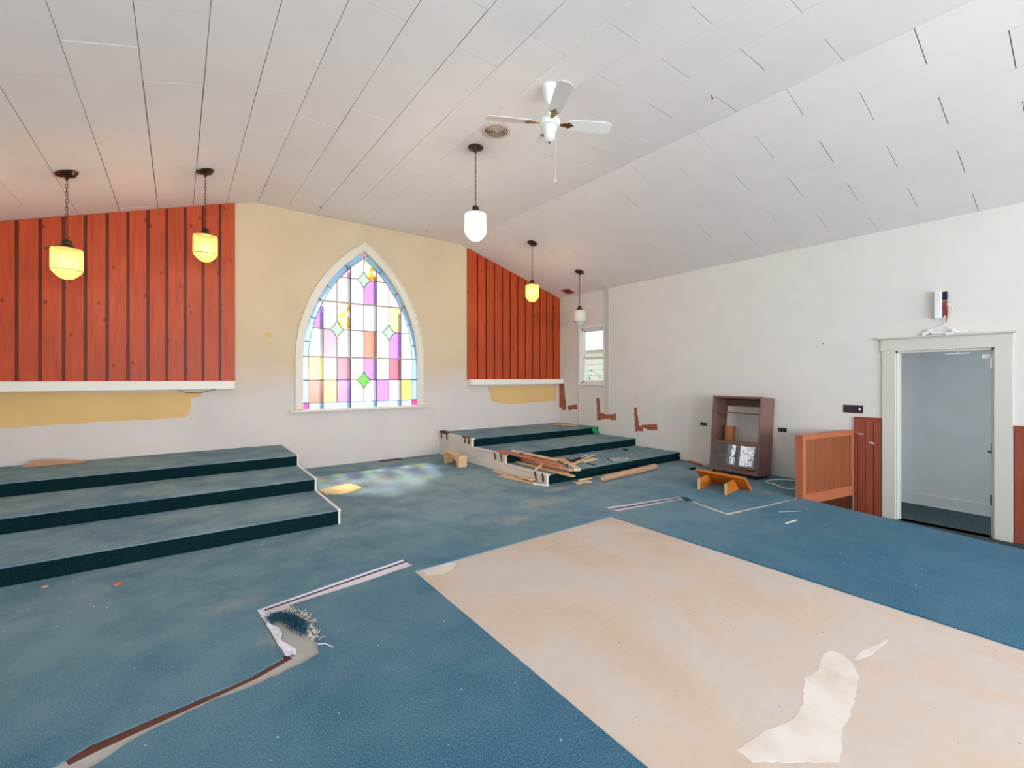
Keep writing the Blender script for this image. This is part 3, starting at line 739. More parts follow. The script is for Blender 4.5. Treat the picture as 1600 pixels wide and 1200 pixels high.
for y0, y1, z in ((Y3, Y2, H1), (Y2, Y1, H2), (Y1, D - .003, H3)):
    ed.box(XB - .034, XB + .028, y0 - .010, y1, z - .020, z + .004)
for y, z0, z1 in ((Y3, 0, H1), (Y2, H1, H2), (Y1, H2, H3)): ed.box(XB - .030, XB + .004, y - .012, y + .03, z0, z1)
ed.build('nosing_trim', 'step_white', sr_, bevel=.003)
def strap(y, z, h, lean=0, bar=False):
    mb = MB(); x = XB - .038
    P = [(-.016, 0), (.016, 0), (.013, -h * .35), (.018 + lean, -h * .6), (.012 + lean, -h), (-.014 + lean, -h), (-.02, -h * .5)]
    mb.prism([(y + a_, z + b_) for a_, b_ in P], (x, 0, 0), YA_, ZA_, XA_, .012)
    if bar: mb.box(x - .004, x + .05, y - .13, y + .02, z - .02, z + .01)
    mb.build('rusty_strap', 'strap', sr_, bevel=.003)
strap(7.46, H3 + .006, .115, 0); strap(7.26, H3 + .006, .12, -.01); strap(6.62, H3 + .004, .10, -.01); strap(6.48, H3 + .004, .105, .01)
MB().prism([(7.20, H3 - .01), (7.50, H3 - .01), (7.51, H3 + .025), (7.42, H3 + .045), (7.28, H3 + .03)], (XB - .045, 0, 0), YA_, ZA_, XA_, .07).build('rusty_strap', 'strap', sr_, bevel=.003)
strap(5.72, H2 + .004, .115, -.02); strap(5.56, H2 + .004, .115, -.03); strap(4.74, H1 + .004, .115, -.02); strap(4.58, H1 + .004, .11, -.01)
MB().prism([(6.44, H3 - .004), (6.70, H3 - .004), (6.70, H3 + .012), (6.44, H3 + .014)], (XB - .04, 0, 0), YA_, ZA_, XA_, .05).build('rusty_strap', 'strap', sr_)

# ================================================================== HALF WALL AND WAINSCOT
ux = (HW1 - HW0).normalized(); nx = Vector((ux.y, -ux.x))      # nx points to the camera side (-Y)
L_ = (HW1 - HW0).length; ZT = .745
hw = empty('half_wall', (HW0.x, HW0.y, LOW))
def P3(s_, n_, z): q = HW0 + ux * s_ + nx * n_; return (q.x, q.y, z)
U3 = (ux.x, ux.y, 0); N3 = (nx.x, nx.y, 0)
def hbox(s0, s1, n0, n1, z0, z1, name, mat, bevel=.002):
    c = P3((s0 + s1) / 2, (n0 + n1) / 2, (z0 + z1) / 2)
    return MB().obox(c, U3, N3, ZA_, (s1 - s0) / 2, (n1 - n0) / 2, (z1 - z0) / 2).build(name, mat, hw, bevel=bevel)
hbox(.012, L_ - .002, -.040, .030, -.005, ZT - .02, 'core', 'half')
hbox(0, .012, -.045, .045, -.010, ZT - .012, 'end_post', 'half')
hbox(-.004, L_ - .002, -.050, .052, ZT - .014, ZT, 'top_cap', 'half', .004)
hbox(.012, .055, .030, .045, LOW + .2, ZT - .014, 'stile', 'half'); hbox(L_ - .07, L_ - .02, .030, .045, .04, ZT - .014, 'stile', 'half')
hbox(.055, L_ - .07, .030, .045, ZT - .055, ZT - .014, 'rail', 'half')
n = 5
for i in range(n):
    a = .055 + (L_ - .125) * i / n; b = .055 + (L_ - .125) * (i + 1) / n
    hbox(a + .003, b - .003, .026, .036, .045, ZT - .055, 'panel_board', 'half_pl')
hbox(.012, L_ - .01, .028, .050, .036, .048, 'ledge_moulding', 'half')
hbox(.012, L_ - .01, .026, .042, -.078, .036, 'skirt_board', 'half')
hbox(.03, L_ - .01, -.02, .030, LOW + .001, -.078, 'rough_base', 'dark_rough')
tag(hw, 'low orange painted half wall with vertical boards at the end of the platform', 'half wall')

def wainscot(y0, y1, edges, label, left_stile=True):
    root = empty('wainscot', (RX, (y0 + y1) / 2, LOW)); zt = .925; X = RX
    MB().box(X - .028, X, y0, y1, zt - .022, zt).build('cap_moulding', 'wains', root, bevel=.004)
    MB().box(X - .020, X, y0, y1, zt - .05, zt - .022).build('rail', 'wains', root, bevel=.002)
    if left_stile: MB().box(X - .024, X, y1 - .045, y1, .70, zt - .022).build('stile', 'wains', root, bevel=.002)
    MB().box(X - .006, X, y0, y1, LOW + .002, zt - .03).build('backing', 'dark_rough', root)
    for a, b in zip(edges, edges[1:]):
        MB().box(X - .014, X, a + .004, b - .004, LOW + .002, zt - .05).build('board', 'wains', root, bevel=.003)
    tag(root, label, 'wainscot'); return root
wsL = wainscot(1.727, 2.010, [1.727, 1.812, 1.896, 1.975, 2.010], 'narrow brick-red board wainscot between the half wall and the door casing')
MB().box(RX - .022, RX - .012, 1.91, 1.985, .70, .716).build('white_scrape', 'paper', wsL)
MB().prism([(1.85, .600), (1.80, .592), (1.795, .610), (1.83, .622), (1.852, .615)], (RX - .014, 0, 0), YA_, ZA_, (-1, 0, 0), .010).build('bare_bracket', 'paper', wsL)
wainscot(-1.5, .640, [-1.5 + .0856 * i for i in range(26)], 'brick-red board wainscot on the far right of the door casing', False)

# ================================================================== CEILING FIXTURES
def chain(mb, x, y, z1, z0, r=.0022):
    n = int((z1 - z0) / .036); st = (z1 - z0) / n
    for i in range(n):
        zc = z1 - st * (i + .5); pts = []; h = st * .66; wd = .0095; ax = i % 2
        for k in range(10):
            a = 2 * math.pi * k / 10; o1 = math.cos(a) * wd; o2 = math.sin(a) * h
            pts.append((x + (o1 if ax else 0), y + (0 if ax else o1), zc + o2))
        mb.tube(pts, r, 5, closed=True)
def pendant(x, y, label, mat, light=None):
    zc = ceil_z(x); root = empty('pendant_lamp', (x, y, zc))
    sl = SL if x < KL else (-SR if x > KR else 0)
    can = MB().lathe([(.0001, .004), (.078, .004), (.086, -.008), (.080, -.020), (.060, -.030), (.034, -.037), (.020, -.046), (.014, -.060), (.008, -.078), (.0001, -.080)], 28)
    can.v = [(vx, vy, vz + sl * vx * (1 if vz > -.025 else 0)) for vx, vy, vz in can.v]
    can.build('canopy', 'dark_metal', root, True, local=True)
    mb = MB(); chain(mb, 0, 0, -.078, -.66); mb.build('chain', 'dark_metal', root, True, local=True)
    mb = MB(); mb.tube([(.004 * math.sin(i * 1.3), .004 * math.cos(i * 1.3), -.07 - i * .03) for i in range(21)], .002, 5); mb.build('cord', 'black', root, True, local=True)
    MB().lathe([(.0001, -.648), (.010, -.65), (.012, -.662), (.034, -.668), (.038, -.680), (.036, -.705), (.050, -.715), (.085, -.738), (.092, -.745), (.092, -.752), (.0001, -.752)], 28).build('fitter', 'dark_metal', root, True, local=True)
    g = MB().lathe([(.096, -.745), (.112, -.752), (.119, -.765), (.1195, -.940), (.1185, -.958), (.116, -.966), (.109, -.975), (.100, -.990), (.092, -.995), (.078, -1.015), (.070, -1.020), (.054, -1.035), (.036, -1.044), (.018, -1.048), (.0001, -1.049)], 64, flute=.012)
    g.f = [f_ for f_ in g.f if len(f_) < 30]
    g = g.build('glass_shade', mat, root, True, local=True)
    mb = MB().lathe([(.1165, -.968), (.1195, -.968), (.1195, -.961), (.1165, -.961)], 40); mb.f = [f_ for f_ in mb.f if len(f_) < 10]; mb.build('black_ring', 'black', g, True, local=True)
    tag(root, label, 'pendant lamp')
    if light:
        ld = bpy.data.lights.new('bulb', 'POINT'); ld.energy = light[0]; ld.color = light[1]; ld.shadow_soft_size = .088
        lo = bpy.data.objects.new('bulb', ld); COL.objects.link(lo); lo.location = (x, y, zc - .875)
    return root
WARM = (1, .72, .40)
pendant(-.88, 6.16, 'leftmost pendant lamp, lit yellow in front of the left red boards', 'shade_warm', (25, WARM))
pendant(.25, 6.25, 'lit yellow pendant lamp by the right end of the left red boards', 'shade_warm', (25, WARM))
pendant(2.67, 4.28, 'bright white pendant lamp hanging just below the round ceiling vent', 'shade_white', (46, (1, .88, .72)))
pendant(5.01, 6.15, 'lit yellow pendant lamp in front of the right red boards', 'shade_warm', (25, WARM))
pendant(6.17, 6.14, 'unlit white pendant lamp in front of the small clear window', 'shade_off')

# ceiling fan
fan = empty('ceiling_fan', (2.64, 3.00, ZC))
MB().lathe([(.0001, 0), (.072, 0), (.070, -.015), (.058, -.05), (.038, -.13), (.022, -.155), (.0001, -.157)], 28).build('canopy', 'fan_white', fan, True, local=True)
MB().lathe([(.0001, -.15), (.013, -.15), (.013, -.275), (.0001, -.275)], 14).build('downrod', 'fan_white', fan, True, local=True)
MB().lathe([(.0001, -.262), (.030, -.265), (.038, -.285), (.075, -.292), (.092, -.305), (.096, -.335), (.088, -.355), (.072, -.362), (.0001, -.364)], 36).build('motor', 'fan_white', fan, True, local=True)
MB().lathe([(.0001, -.36), (.066, -.36), (.068, -.385), (.055, -.398), (.052, -.405), (.046, -.470), (.030, -.482), (.008, -.490), (.0001, -.491)], 32).build('switch_housing', 'fan_white', fan, True, local=True)
MB().lathe([(.0001, -.488), (.009, -.488), (.009, -.50), (.0001, -.502)], 12).build('finial', 'dark_metal', fan, True, local=True)
ZBl = ZC - .325
for (tx, ty) in ((752, 183), (890, 122), (952, 200), (832, 242)):
    q = fz(tx, ty, ZBl); dx, dy = q[0] - 2.64, q[1] - 3.00; ang = math.atan2(dy, dx)
    ang = round((ang - R(-28)) / (math.pi / 2)) * (math.pi / 2) + R(-28)
    ca, sa = math.cos(ang), math.sin(ang); tilt = R(-13)
    def T(u, v_, w_): # along blade u, across v, up w
        v2 = v_ * math.cos(tilt); w2 = w_ + v_ * math.sin(tilt); return (u * ca - v2 * sa, u * sa + v2 * ca, -.325 + w2)
    prof = [(.165, -.045), (.18, -.055), (.50, -.066), (.545, -.060), (.565, -.035), (.568, .035), (.545, .060), (.50, .066), (.18, .055), (.165, .045)]
    vs = [T(u, v_, -.003) for u, v_ in prof] + [T(u, v_, .003) for u, v_ in prof]; N = len(prof)
    bl = MB().add(vs, [tuple(range(N)), tuple(range(2 * N - 1, N - 1, -1))] + [(i, (i + 1) % N, (i + 1) % N + N, i + N) for i in range(N)]).build('blade', 'blade', fan, local=True)
    ip = [(.085, -.012), (.12, -.012), (.135, -.024), (.158, -.020), (.172, -.036), (.190, -.022), (.222, 0), (.190, .022), (.172, .036), (.158, .020), (.135, .024), (.12, .012), (.085, .012)]
    vs = [T(u, v_, -.009) for u, v_ in ip] + [T(u, v_, -.004) for u, v_ in ip]; N = len(ip)
    tr_ = tessellate_polygon([[Vector((u, v_, 0)) for u, v_ in ip]])
    ir = MB().add(vs, [tuple(t) for t in tr_] + [tuple(i + N for i in t) for t in tr_] + [(i, (i + 1) % N, (i + 1) % N + N, i + N) for i in range(N)]).build('blade_iron', 'brass', bl, local=True)
mb = MB(); mb.tube([(.045, -.03, -.46), (.052, -.035, -.50), (.048, -.03, -.64), (.046, -.028, -.82)], .0016, 5); mb.tube([(.046, -.028, -.815), (.046, -.028, -.845)], [.003, .008], 8)
mb.build('pull_chain', 'blade', fan, True, local=True)
mb = MB(); mb.tube([(-.035, .04, -.46), (-.04, .045, -.60)], .0014, 5); mb.build('pull_chain', 'blade', fan, True, local=True)
tag(fan, 'white four-bladed ceiling fan with brass blade irons and a pull chain', 'ceiling fan')

# round diffuser
vt = empty('round_ceiling_vent', (2.665, 3.865, ZC))
mb = MB().lathe([(.118, 0), (.150, 0), (.152, -.006), (.140, -.012), (.120, -.014), (.118, -.010)], 48); mb.f = [f_ for f_ in mb.f if len(f_) < 10]; mb.build('rim', 'vent_tan', vt, True, local=True)
MB().lathe([(.0001, -.001), (.119, -.001), (.119, -.003), (.0001, -.003)], 40).build('throat', 'vent_dark', vt, True, local=True)
for r_ in (.104, .085, .066, .048, .031):
    mb = MB().lathe([(r_ - .004, -.011), (r_ + .0045, -.011), (r_ + .0045, -.014), (r_ - .004, -.015)], 40); mb.f = [f_ for f_ in mb.f if len(f_) < 10]
    mb.build('cone_ring', 'vent_tan', vt, True, local=True)
MB().lathe([(.0001, -.018), (.008, -.018), (.015, -.013), (.015, -.004), (.0001, -.004)], 20).build('centre_cone', 'vent_tan', vt, True, local=True)
tag(vt, 'round tan ceiling diffuser with concentric rings next to the fan', 'vent')
# square opening in the right slope
gr = empty('ceiling_hatch', (6.745, 7.06, ceil_z(6.745)))
def slope(x, y, dz): return (x, y, ceil_z(x) + dz)
mb = MB(); X0, X1, A, B = 6.64, 6.85, 6.94, 7.18
def sbox(x0, x1, y0, y1, d0, d1):
    mb.add([slope(x, y, d) for x in (x0, x1) for y in (y0, y1) for d in (d0, d1)], [(0, 1, 3, 2), (4, 6, 7, 5), (0, 4, 5, 1), (2, 3, 7, 6), (0, 2, 6, 4), (1, 5, 7, 3)])
sbox(X0, X1, A, A + .02, -.012, 0); sbox(X0, X1, B - .02, B, -.012, 0); sbox(X0, X0 + .02, A, B, -.012, 0); sbox(X1 - .02, X1, A, B, -.012, 0); mb.build('frame', 'red_plank', gr)
mb = MB(); sbox(X0 + .02, X1 - .02, A + .02, B - .02, -.004, 0); mb.build('louvre_plate', 'wood_red_dk', gr)
tag(gr, 'small square brown vent opening in the ceiling corner above the steps', 'vent')
# little hooks
def ceil_hit(px, py):
    r = ray(px, py)
    for zf, lo, hi in ((None, KL, KR),):
        t = (ZC - EYE) / r[2]
        if KL <= r[0] * t <= KR: return (r[0] * t, r[1] * t, ZC)
    t = (ZC - SL * KL - EYE) / (r[2] - SL * r[0])
    if t > 0 and r[0] * t < KL: return (r[0] * t, r[1] * t, ceil_z(r[0] * t))
    t = (ZC + SR * KR - EYE) / (r[2] + SR * r[0]); return (r[0] * t, r[1] * t, ceil_z(r[0] * t))
for (x, y), lb in (((1112, 148), 'small metal hook in the ceiling right of the fan'), ((500, 322), 'tiny metal hook at the ceiling edge above the stained glass, left one'), ((667, 358), 'tiny metal hook at the ceiling edge above the stained glass, right one')):
    q = ceil_hit(x, y); mb = MB(); mb.tube([(q[0], q[1], q[2] + .002), (q[0], q[1], q[2] - .02), (q[0] + .012, q[1], q[2] - .035), (q[0] + .022, q[1], q[2] - .028), (q[0] + .022, q[1], q[2] - .018)], .0035, 6)
    tag(mb.build('ceiling_hook', 'dark_metal', None, True), lb, 'hook')

# ================================================================== RIGHT WALL FITTINGS
def plate(x0, y0, x1, y1, mat, kind, label, dots, dotmat='grey_plate'):
    a = fx(x0, y0, RX); b = fx(x1, y1, RX); ya, yb = min(a[1], b[1]), max(a[1], b[1]); zc = (a[2] + b[2]) / 2; zh = abs(a[2] - b[2]) / 2
    root = empty(kind, (RX, (ya + yb) / 2, zc)); MB().box(RX - .008, RX, ya, yb, zc - zh, zc + zh).build('cover_plate', mat, root, bevel=.002)
    for d in dots:
        y = yb - (yb - ya) * d; MB().box(RX - .012, RX - .007, y - .014, y + .014, zc - zh * .45, zc + zh * .45).build('socket' if dotmat != 'white_plastic' else 'toggle', dotmat, root, bevel=.002)
    tag(root, label, 'outlet' if kind == 'wall_outlet' else 'switch'); return root
plate(1094.5, 659.2, 1104.7, 665.6, 'grey_plate', 'wall_outlet', 'dark grey wall outlet plate left of the brown cabinet', (.3, .7), 'black')
plate(1215.9, 668, 1229.3, 675.4, 'black', 'wall_outlet', 'black double wall outlet right of the brown cabinet', (.25, .62))
sw = plate(1317.9, 632.2, 1348.8, 645.8, 'dkbrown_plate', 'switch_plate', 'wide dark brown switch plate above the brick-red wainscot', (.12, .36, .6), 'dkbrown_plate')
q = fx(1343.7, 639, RX); MB().box(RX - .022, RX - .007, q[1] - .009, q[1] + .009, q[2] - .016, q[2] + .014).build('toggle', 'white_plastic', sw, bevel=.003)

# broken wall fixture above the door
sc = empty('wall_light_fixture', (RX, 1.25, 2.1))
a = fx(1460.3, 455.5, RX - .04); b = fx(1472, 497.5, RX - .04); c_ = fx(1480, 455, RX)
MB().box(RX - .075, RX - .004, b[1], a[1], b[2], a[2]).build('cover', 'clear_white', sc, bevel=.008)
MB().box(RX - .079, RX - .073, b[1] + .006, a[1] - .004, a[2] - .115, a[2] - .006).build('lens', 'glass', sc)
MB().box(RX - .030, RX, 1.140, b[1], b[2] + .02, a[2] - .115).build('back_box', 'copper_red', sc, bevel=.003)
MB().box(RX - .036, RX, 1.140, b[1], a[2] - .105, a[2] - .012).build('ballast', 'black', sc, bevel=.004)
mb = MB()
mb.tube([(RX - .03, 1.150, 2.26), (RX - .06, 1.135, 2.22), (RX - .06, 1.13, 2.15), (RX - .04, 1.14, 2.10), (RX - .03, 1.15, 2.05), (RX - .03, 1.16, 2.015)], .006, 7)
mb.build('wire', 'brown', sc, True)
mb = MB()
mb.tube([(RX - .03, 1.16, 2.12), (RX - .03, 1.155, 2.05), (RX - .035, 1.16, 2.015), (RX - .035, 1.19, 1.995), (RX - .03, 1.25, 1.985), (RX - .025, 1.29, 1.965)], .006, 7)
mb.tube([(RX - .03, 1.16, 2.02), (RX - .04, 1.13, 1.99), (RX - .045, 1.09, 1.965), (RX - .04, 1.06, 1.945)], .005, 7)
mb.tube([(RX - .03, 1.14, 2.235), (RX - .05, 1.10, 2.23), (RX - .05, 1.085, 2.225)], .004, 6)
mb.tube([(RX - .03, 1.14, 2.25), (RX - .06, 1.09, 2.20), (RX - .06, 1.088, 2.15), (RX - .04, 1.12, 2.12)], .006, 7)
mb.build('cable', 'white_plastic', sc, True)
mb = MB()
mb.obox((RX - .035, 1.305, 1.935), (0, .8, -.4), (1, 0, 0), (0, .4, .8), .045, .016, .014); mb.obox((RX - .04, 1.265, 1.945), (0, -.7, -.6), (1, 0, 0), (0, -.6, .7), .04, .014, .010)
mb.obox((RX - .04, 1.05, 1.925), (0, 1, .35), (1, 0, 0), (0, -.35, 1), .05, .02, .012); mb.obox((RX - .06, 1.10, 1.915), (0, 1, -.3), (1, 0, 0), (0, .3, 1), .05, .022, .010)
mb.tube([(RX - .045, 1.27, 1.93), (RX - .05, 1.2, 1.922), (RX - .06, 1.12, 1.918), (RX - .055, 1.03, 1.922), (RX - .05, .97, 1.918)], .012, 8)
mb.build('connector_bundle', 'white_plastic', sc, bevel=.003)
tag(sc, 'broken white wall light with hanging wires over the door header', 'wall light')

# ================================================================== CABINET
cy0, cy1 = 2.945, 3.66; CWd, CDp, CH = cy1 - cy0, .375, 1.10
cab = empty('media_cabinet', (6.40, (cy0 + cy1) / 2, .062), rot=(0, R(5.6), R(-2)))
def cb(x0, x1, y0, y1, z0, z1, name, mat='cabinet', par=None, bevel=.002): return MB().box(x0, x1, y0, y1, z0, z1).build(name, mat, par or cab, bevel=bevel, local=True)
hW = CWd / 2
cb(0, CDp, -hW, -hW + .022, 0, CH, 'side_panel'); cb(0, CDp, hW - .022, hW, 0, CH, 'side_panel')
cb(.004, CDp, -hW + .022, hW - .022, CH - .035, CH - .004, 'top')
cb(CDp - .02, CDp, -hW + .022, hW - .022, CH - .135, CH - .035, 'back_rail')
cb(.10, CDp - .01, -hW + .022, hW - .022, CH - .252, CH - .234, 'upper_shelf')
cb(.002, CDp, -hW + .022, hW - .022, .395, .440, 'fixed_shelf')
cb(.03, CDp - .01, -hW + .022, hW - .022, .205, .220, 'inner_shelf')
cb(.002, CDp, -hW + .022, hW - .022, .0, .055, 'base_rail')
cb(CDp - .012, CDp - .004, -hW + .022, hW - .022, .055, .395, 'lower_back')
for s0, s1 in ((-hW + .026, -.004), (.004, hW - .026)):
    # glass door, turned and tilted so it reflects the left windows
    d_ = MB().box(-.002, .002, -(s1 - s0) / 2, (s1 - s0) / 2, -.166, .166).build('glass_door', 'tint_glass', cab, local=True)
    d_.location = (-.012, (s0 + s1) / 2, .226); d_.rotation_euler = (0, R(2), R(7))
    yk = (s1 - s0) / 2 - .03 if s0 < -.1 else -(s1 - s0) / 2 + .03
    MB().tube([(-.012, yk, 0), (0, yk, 0)], .008, 12).build('knob', 'dark_metal', d_, True, local=True)
for x, y in ((.05, -hW + .05), (.05, hW - .05), (CDp - .05, -hW + .05), (CDp - .05, hW - .05)):
    w_ = MB(); dz = -.0055 - (x) * math.tan(R(5.6)) * 0
    w_.tube([(x, y - .010, -.036), (x, y + .010, -.036)], .020, 14); w_.box(x - .010, x + .010, y - .014, y + .014, -.03, 0)
    w_.build('caster', 'black', cab, local=True)
tag(cab, 'brown open-back media cabinet with smoked glass doors, leaning back on the wall', 'cabinet')
cv = empty('fibre_tube', (6.70, 3.50, .475))
MB().lathe([(.0001, 0), (.075, 0), (.075, .215), (.068, .217), (.068, .20), (.0001, .20)], 28, (0, 0, 0)).build('tube_body', 'card_brown', cv, True, local=True)
cv.rotation_euler = (0, R(5.6), 0)
tag(cv, 'brown upright cylinder standing inside the brown cabinet', 'tube')
mb = MB(); mb.beam((6.80, 3.79, .004), (6.935, 3.775, .70), .10, .018, up=(1, 0, 0)); tag(mb.build('leaning_plank', 'cabinet', None, bevel=.002), 'narrow brown plank leaning on the wall left of the cabinet', 'plank')

# orange U-shaped shelf lying in front of it
us = empty('wooden_bracket_shelf', (5.55, 3.0, 0))
def obj_beam(a, b, wd, th, name, mat, par, up=(0, 0, 1), bevel=.002): return MB().beam(a, b, wd, th, up).build(name, mat, par, bevel=bevel)
# board on edge, leaning toward the camera
a0 = Vector((5.78, 3.40, 0.0)); b0 = Vector((5.76, 2.735, 0.0)); tilt = Vector((-.16, 0, .17))
qv = [a0, b0, b0 + tilt, a0 + tilt]; off = Vector((.024, 0, .022))
mb = MB().add(qv + [v_ + off for v_ in qv], [(0, 1, 2, 3), (7, 6, 5, 4), (0, 4, 5, 1), (1, 5, 6, 2), (2, 6, 7, 3), (3, 7, 4, 0)]); mb.build('back_board', 'orange_wood', us, bevel=.003)
for yy0, yy1 in ((3.165, 3.225), (2.815, 2.875)):
    x0 = 5.325; vs = []
    for t_ in (0, .028):
        for (x, y, z) in ((x0, yy0, 0), (5.75, yy1, 0), (5.75 - .13, yy1, .135), (x0, yy0, .135)): vs.append((x, y + t_, z))
    l_ = MB().add(vs, [(0, 1, 2, 3), (7, 6, 5, 4), (0, 4, 5, 1), (1, 5, 6, 2), (2, 6, 7, 3), (3, 7, 4, 0)]).build('leg', 'orange_wood', us, bevel=.002)
    MB().box(x0 - .004, x0, yy0 - .001, yy0 + .029, 0, .136).build('cut_end', 'pale_end', l_)
tag(us, 'orange wooden U-shaped shelf piece lying before the brown cabinet', 'shelf')

# small arched stool beside the right steps
st = empty('arched_stool', (3.64, 6.42, 0))
P = [(6.19, 0), (6.255, 0), (6.265, .06), (6.31, .11), (6.42, .135), (6.55, .125), (6.61, .07), (6.62, 0), (6.68, 0), (6.68, .160), (6.19, .160)]
MB().prism(P, (3.55, 0, 0), YA_, ZA_, XA_, .02).build('arched_apron', 'ply', st, bevel=.002)
MB().box(3.57, 3.70, 6.19, 6.215, 0, .16).build('leg', 'ply', st, bevel=.002); MB().box(3.57, 3.70, 6.655, 6.68, 0, .16).build('leg', 'ply', st, bevel=.002)
MB().box(3.545, 3.71, 6.185, 6.40, .160, .175).build('seat', 'ply', st, bevel=.002)
MB().prism([(3.545, 6.34), (3.70, 6.42), (3.71, 6.69), (3.545, 6.69)], (0, 0, .176), XA_, YA_, ZA_, .016).build('seat', 'ply', st, bevel=.002)
tag(st, 'small pale wooden stool with an arched side by the white step side', 'stool')

# ================================================================== TRACKS IN THE FLOOR
tk = empty('floor_track', (.5, 3.1, -.0095))
A1, A2, A3, A4 = [Vector(fz(*q_, 0.0)) for q_ in ((629.5, 873.5), (646.5, 882.5), (452, 945.5), (401, 952.5))]
def strip(par, P, z0, t, name, mat): return MB().prism([(p_[0], p_[1]) for p_ in P], (0, 0, z0), XA_, YA_, ZA_, t).build(name, mat, par)
def lerp2(a, b, t): return (a[0] + (b[0] - a[0]) * t, a[1] + (b[1] - a[1]) * t)
TL, TR = A4, A1; BL = Vector(fz(405, 965, 0)); BR = A2
strip(tk, [TL, TR, BR, lerp2(BL, (0, 0), 0)], -.0094, .003, 'rail', 'metal_track')
for t0, t1, z, mt in ((.0, .10, -.0065, 'metal_track'), (.20, .36, -.0064, 'track_slot'), (.90, 1.0, -.0065, 'metal_track')):
    strip(tk, [lerp2(TL, BL, t0), lerp2(TR, BR, t0), lerp2(TR, BR, t1), lerp2(TL, BL, t1)], z, .0035 if mt == 'metal_track' else .0006, 'slot' if mt == 'track_slot' else 'lip', mt)
tag(tk, 'long silver floor track with a dark slot, left of the bare plywood', 'floor track')
tk2 = empty('floor_track', (4.2, 3.2, -.0095))
Q = [Vector(fz(*q_, 0)) for q_ in ((944.5, 792.5), (1060, 775.7), (1062.5, 780.5), (965.5, 798.7))]
strip(tk2, Q, -.0094, .003, 'rail', 'metal_track')
strip(tk2, [lerp2(Q[0], Q[3], .35), lerp2(Q[1], Q[2], .3), lerp2(Q[1], Q[2], .62), lerp2(Q[0], Q[3], .55)], -.0063, .0006, 'slot', 'track_slot')
tag(tk2, 'short silver floor track near the far corner of the bare plywood', 'floor track')
# crumpled film strip on the left
mb = MB(); P0, P1 = Vector(fz(402, 953.5)), Vector(fz(446, 1026)); P2 = Vector(fz(466, 1022)); P3_ = Vector(fz(418, 953))
n = 14; m_ = 4; vs = []; fs = []
for i in range(n + 1):
    for j_ in range(m_ + 1):
        a_ = P0.lerp(P1, i / n); b_ = P3_.lerp(P2, i / n); q = a_.lerp(b_, (j_ / m_) * (.7 + .3 * math.sin(i * 1.1))); vs.append((q.x, q.y, -.004 + random.uniform(0, .012)))
for i in range(n):
    for j_ in range(m_):
        k = i * (m_ + 1) + j_; fs.append((k, k + 1, k + m_ + 2, k + m_ + 1))
o = mb.add(vs, fs).build('plastic_film', 'plastic_sheet'); md = o.modifiers.new('thick', 'SOLIDIFY'); md.thickness = .001
tag(o, 'crumpled white plastic film strip along the torn gap in the carpet', 'plastic strip')
# bare underlay and lining of the long cut
mb = MB(); P = pl([(403, 953), (455, 944), (484, 976), (504, 1020), (440, 1032)])
mb.prism(P, (0, 0, -.0098), XA_, YA_, ZA_, .0025); mb.build('underlay_patch', 'slab', fl)
P = [fz(508, 1021)[:2], fz(410, 1068)[:2], fz(325, 1100)[:2], fz(250, 1136)[:2], fz(195, 1168)[:2], (-.75, 1.90), (-1.6, 1.63), (-1.6, 1.74), (-.85, 2.03), fz(141, 1160)[:2], fz(260, 1110)[:2], fz(387, 1056)[:2], fz(443, 1025)[:2]]
MB().prism(P, (0, 0, -.0098), XA_, YA_, ZA_, .0018).build('underlay_patch', 'slab', fl)
P = pl([(447, 1021), (390, 1052), (262, 1108), (150, 1158), (100, 1182)]); P2_ = [(x + .02, y - .052) for x, y in P]
mb = MB().prism(P + P2_[::-1], (0, 0, -.0080), XA_, YA_, ZA_, .0016); tag(mb.build('wood_strip', 'strap'), 'thin dark wooden strip lying in the long cut of the carpet, bottom left', 'strip')
P = pl([(1070, 778), (1110, 790), (1137, 799), (1190, 788.5), (1249, 777), (1249, 783), (1190, 795), (1137, 806.5), (1108, 797), (1070, 786)])
MB().prism(P, (0, 0, -.0098), XA_, YA_, ZA_, .0030).build('underlay_patch', 'jagged', fl)
# torn tufts
def tuft(pts, n, r_, hgt, label, mat='yarn', name='carpet_tuft', L0=.035):
    mb = MB()
    for i in range(n):
        a_ = random.random() * (len(pts) - 1); k = int(a_); q = Vector(pts[k]).lerp(Vector(pts[min(k + 1, len(pts) - 1)]), a_ - k) + Vector((random.uniform(-r_, r_), random.uniform(-r_, r_), 0))
        an = random.uniform(0, 6.28); L = random.uniform(.4, 1.2) * L0
        z = max(.003, q.z + random.uniform(0, hgt))
        mb.tube([(q.x, q.y, z), (q.x + math.cos(an) * L * .5, q.y + math.sin(an) * L * .5, z + random.uniform(0, .018)), (q.x + math.cos(an + .8) * L, q.y + math.sin(an + .8) * L, max(.003, z + random.uniform(-.01, .01)))], .0020, 4)
    return tag(mb.build(name, mat), label, 'torn carpet', kind=None)
tuft([fz(424, 968, .0), fz(445, 966, .0), fz(462, 975, 0), fz(476, 988, 0)], 420, .028, .022, 'torn dark teal carpet yarn heaped in the gap by the plastic film')
tuft([fz(455, 952, 0), fz(480, 972, 0), fz(494, 1000, 0)], 110, .02, .01, 'frayed pale backing threads on the torn carpet edge', 'jagged')
tuft([fz(1068, 782, 0), fz(1080, 784, 0)], 70, .035, .03, 'small tuft of teal carpet yarn at the end of the short track')
mb = MB(); a_, b_ = fz(497, 1006, .006), fz(520, 1011, .006); mb.tube([a_, ((a_[0] + b_[0]) / 2, (a_[1] + b_[1]) / 2 + .01, .012), b_], .0025, 5); tag(mb.build('loose_thread', 'white_plastic'), 'pale loose thread sticking out of the torn carpet edge', 'thread')

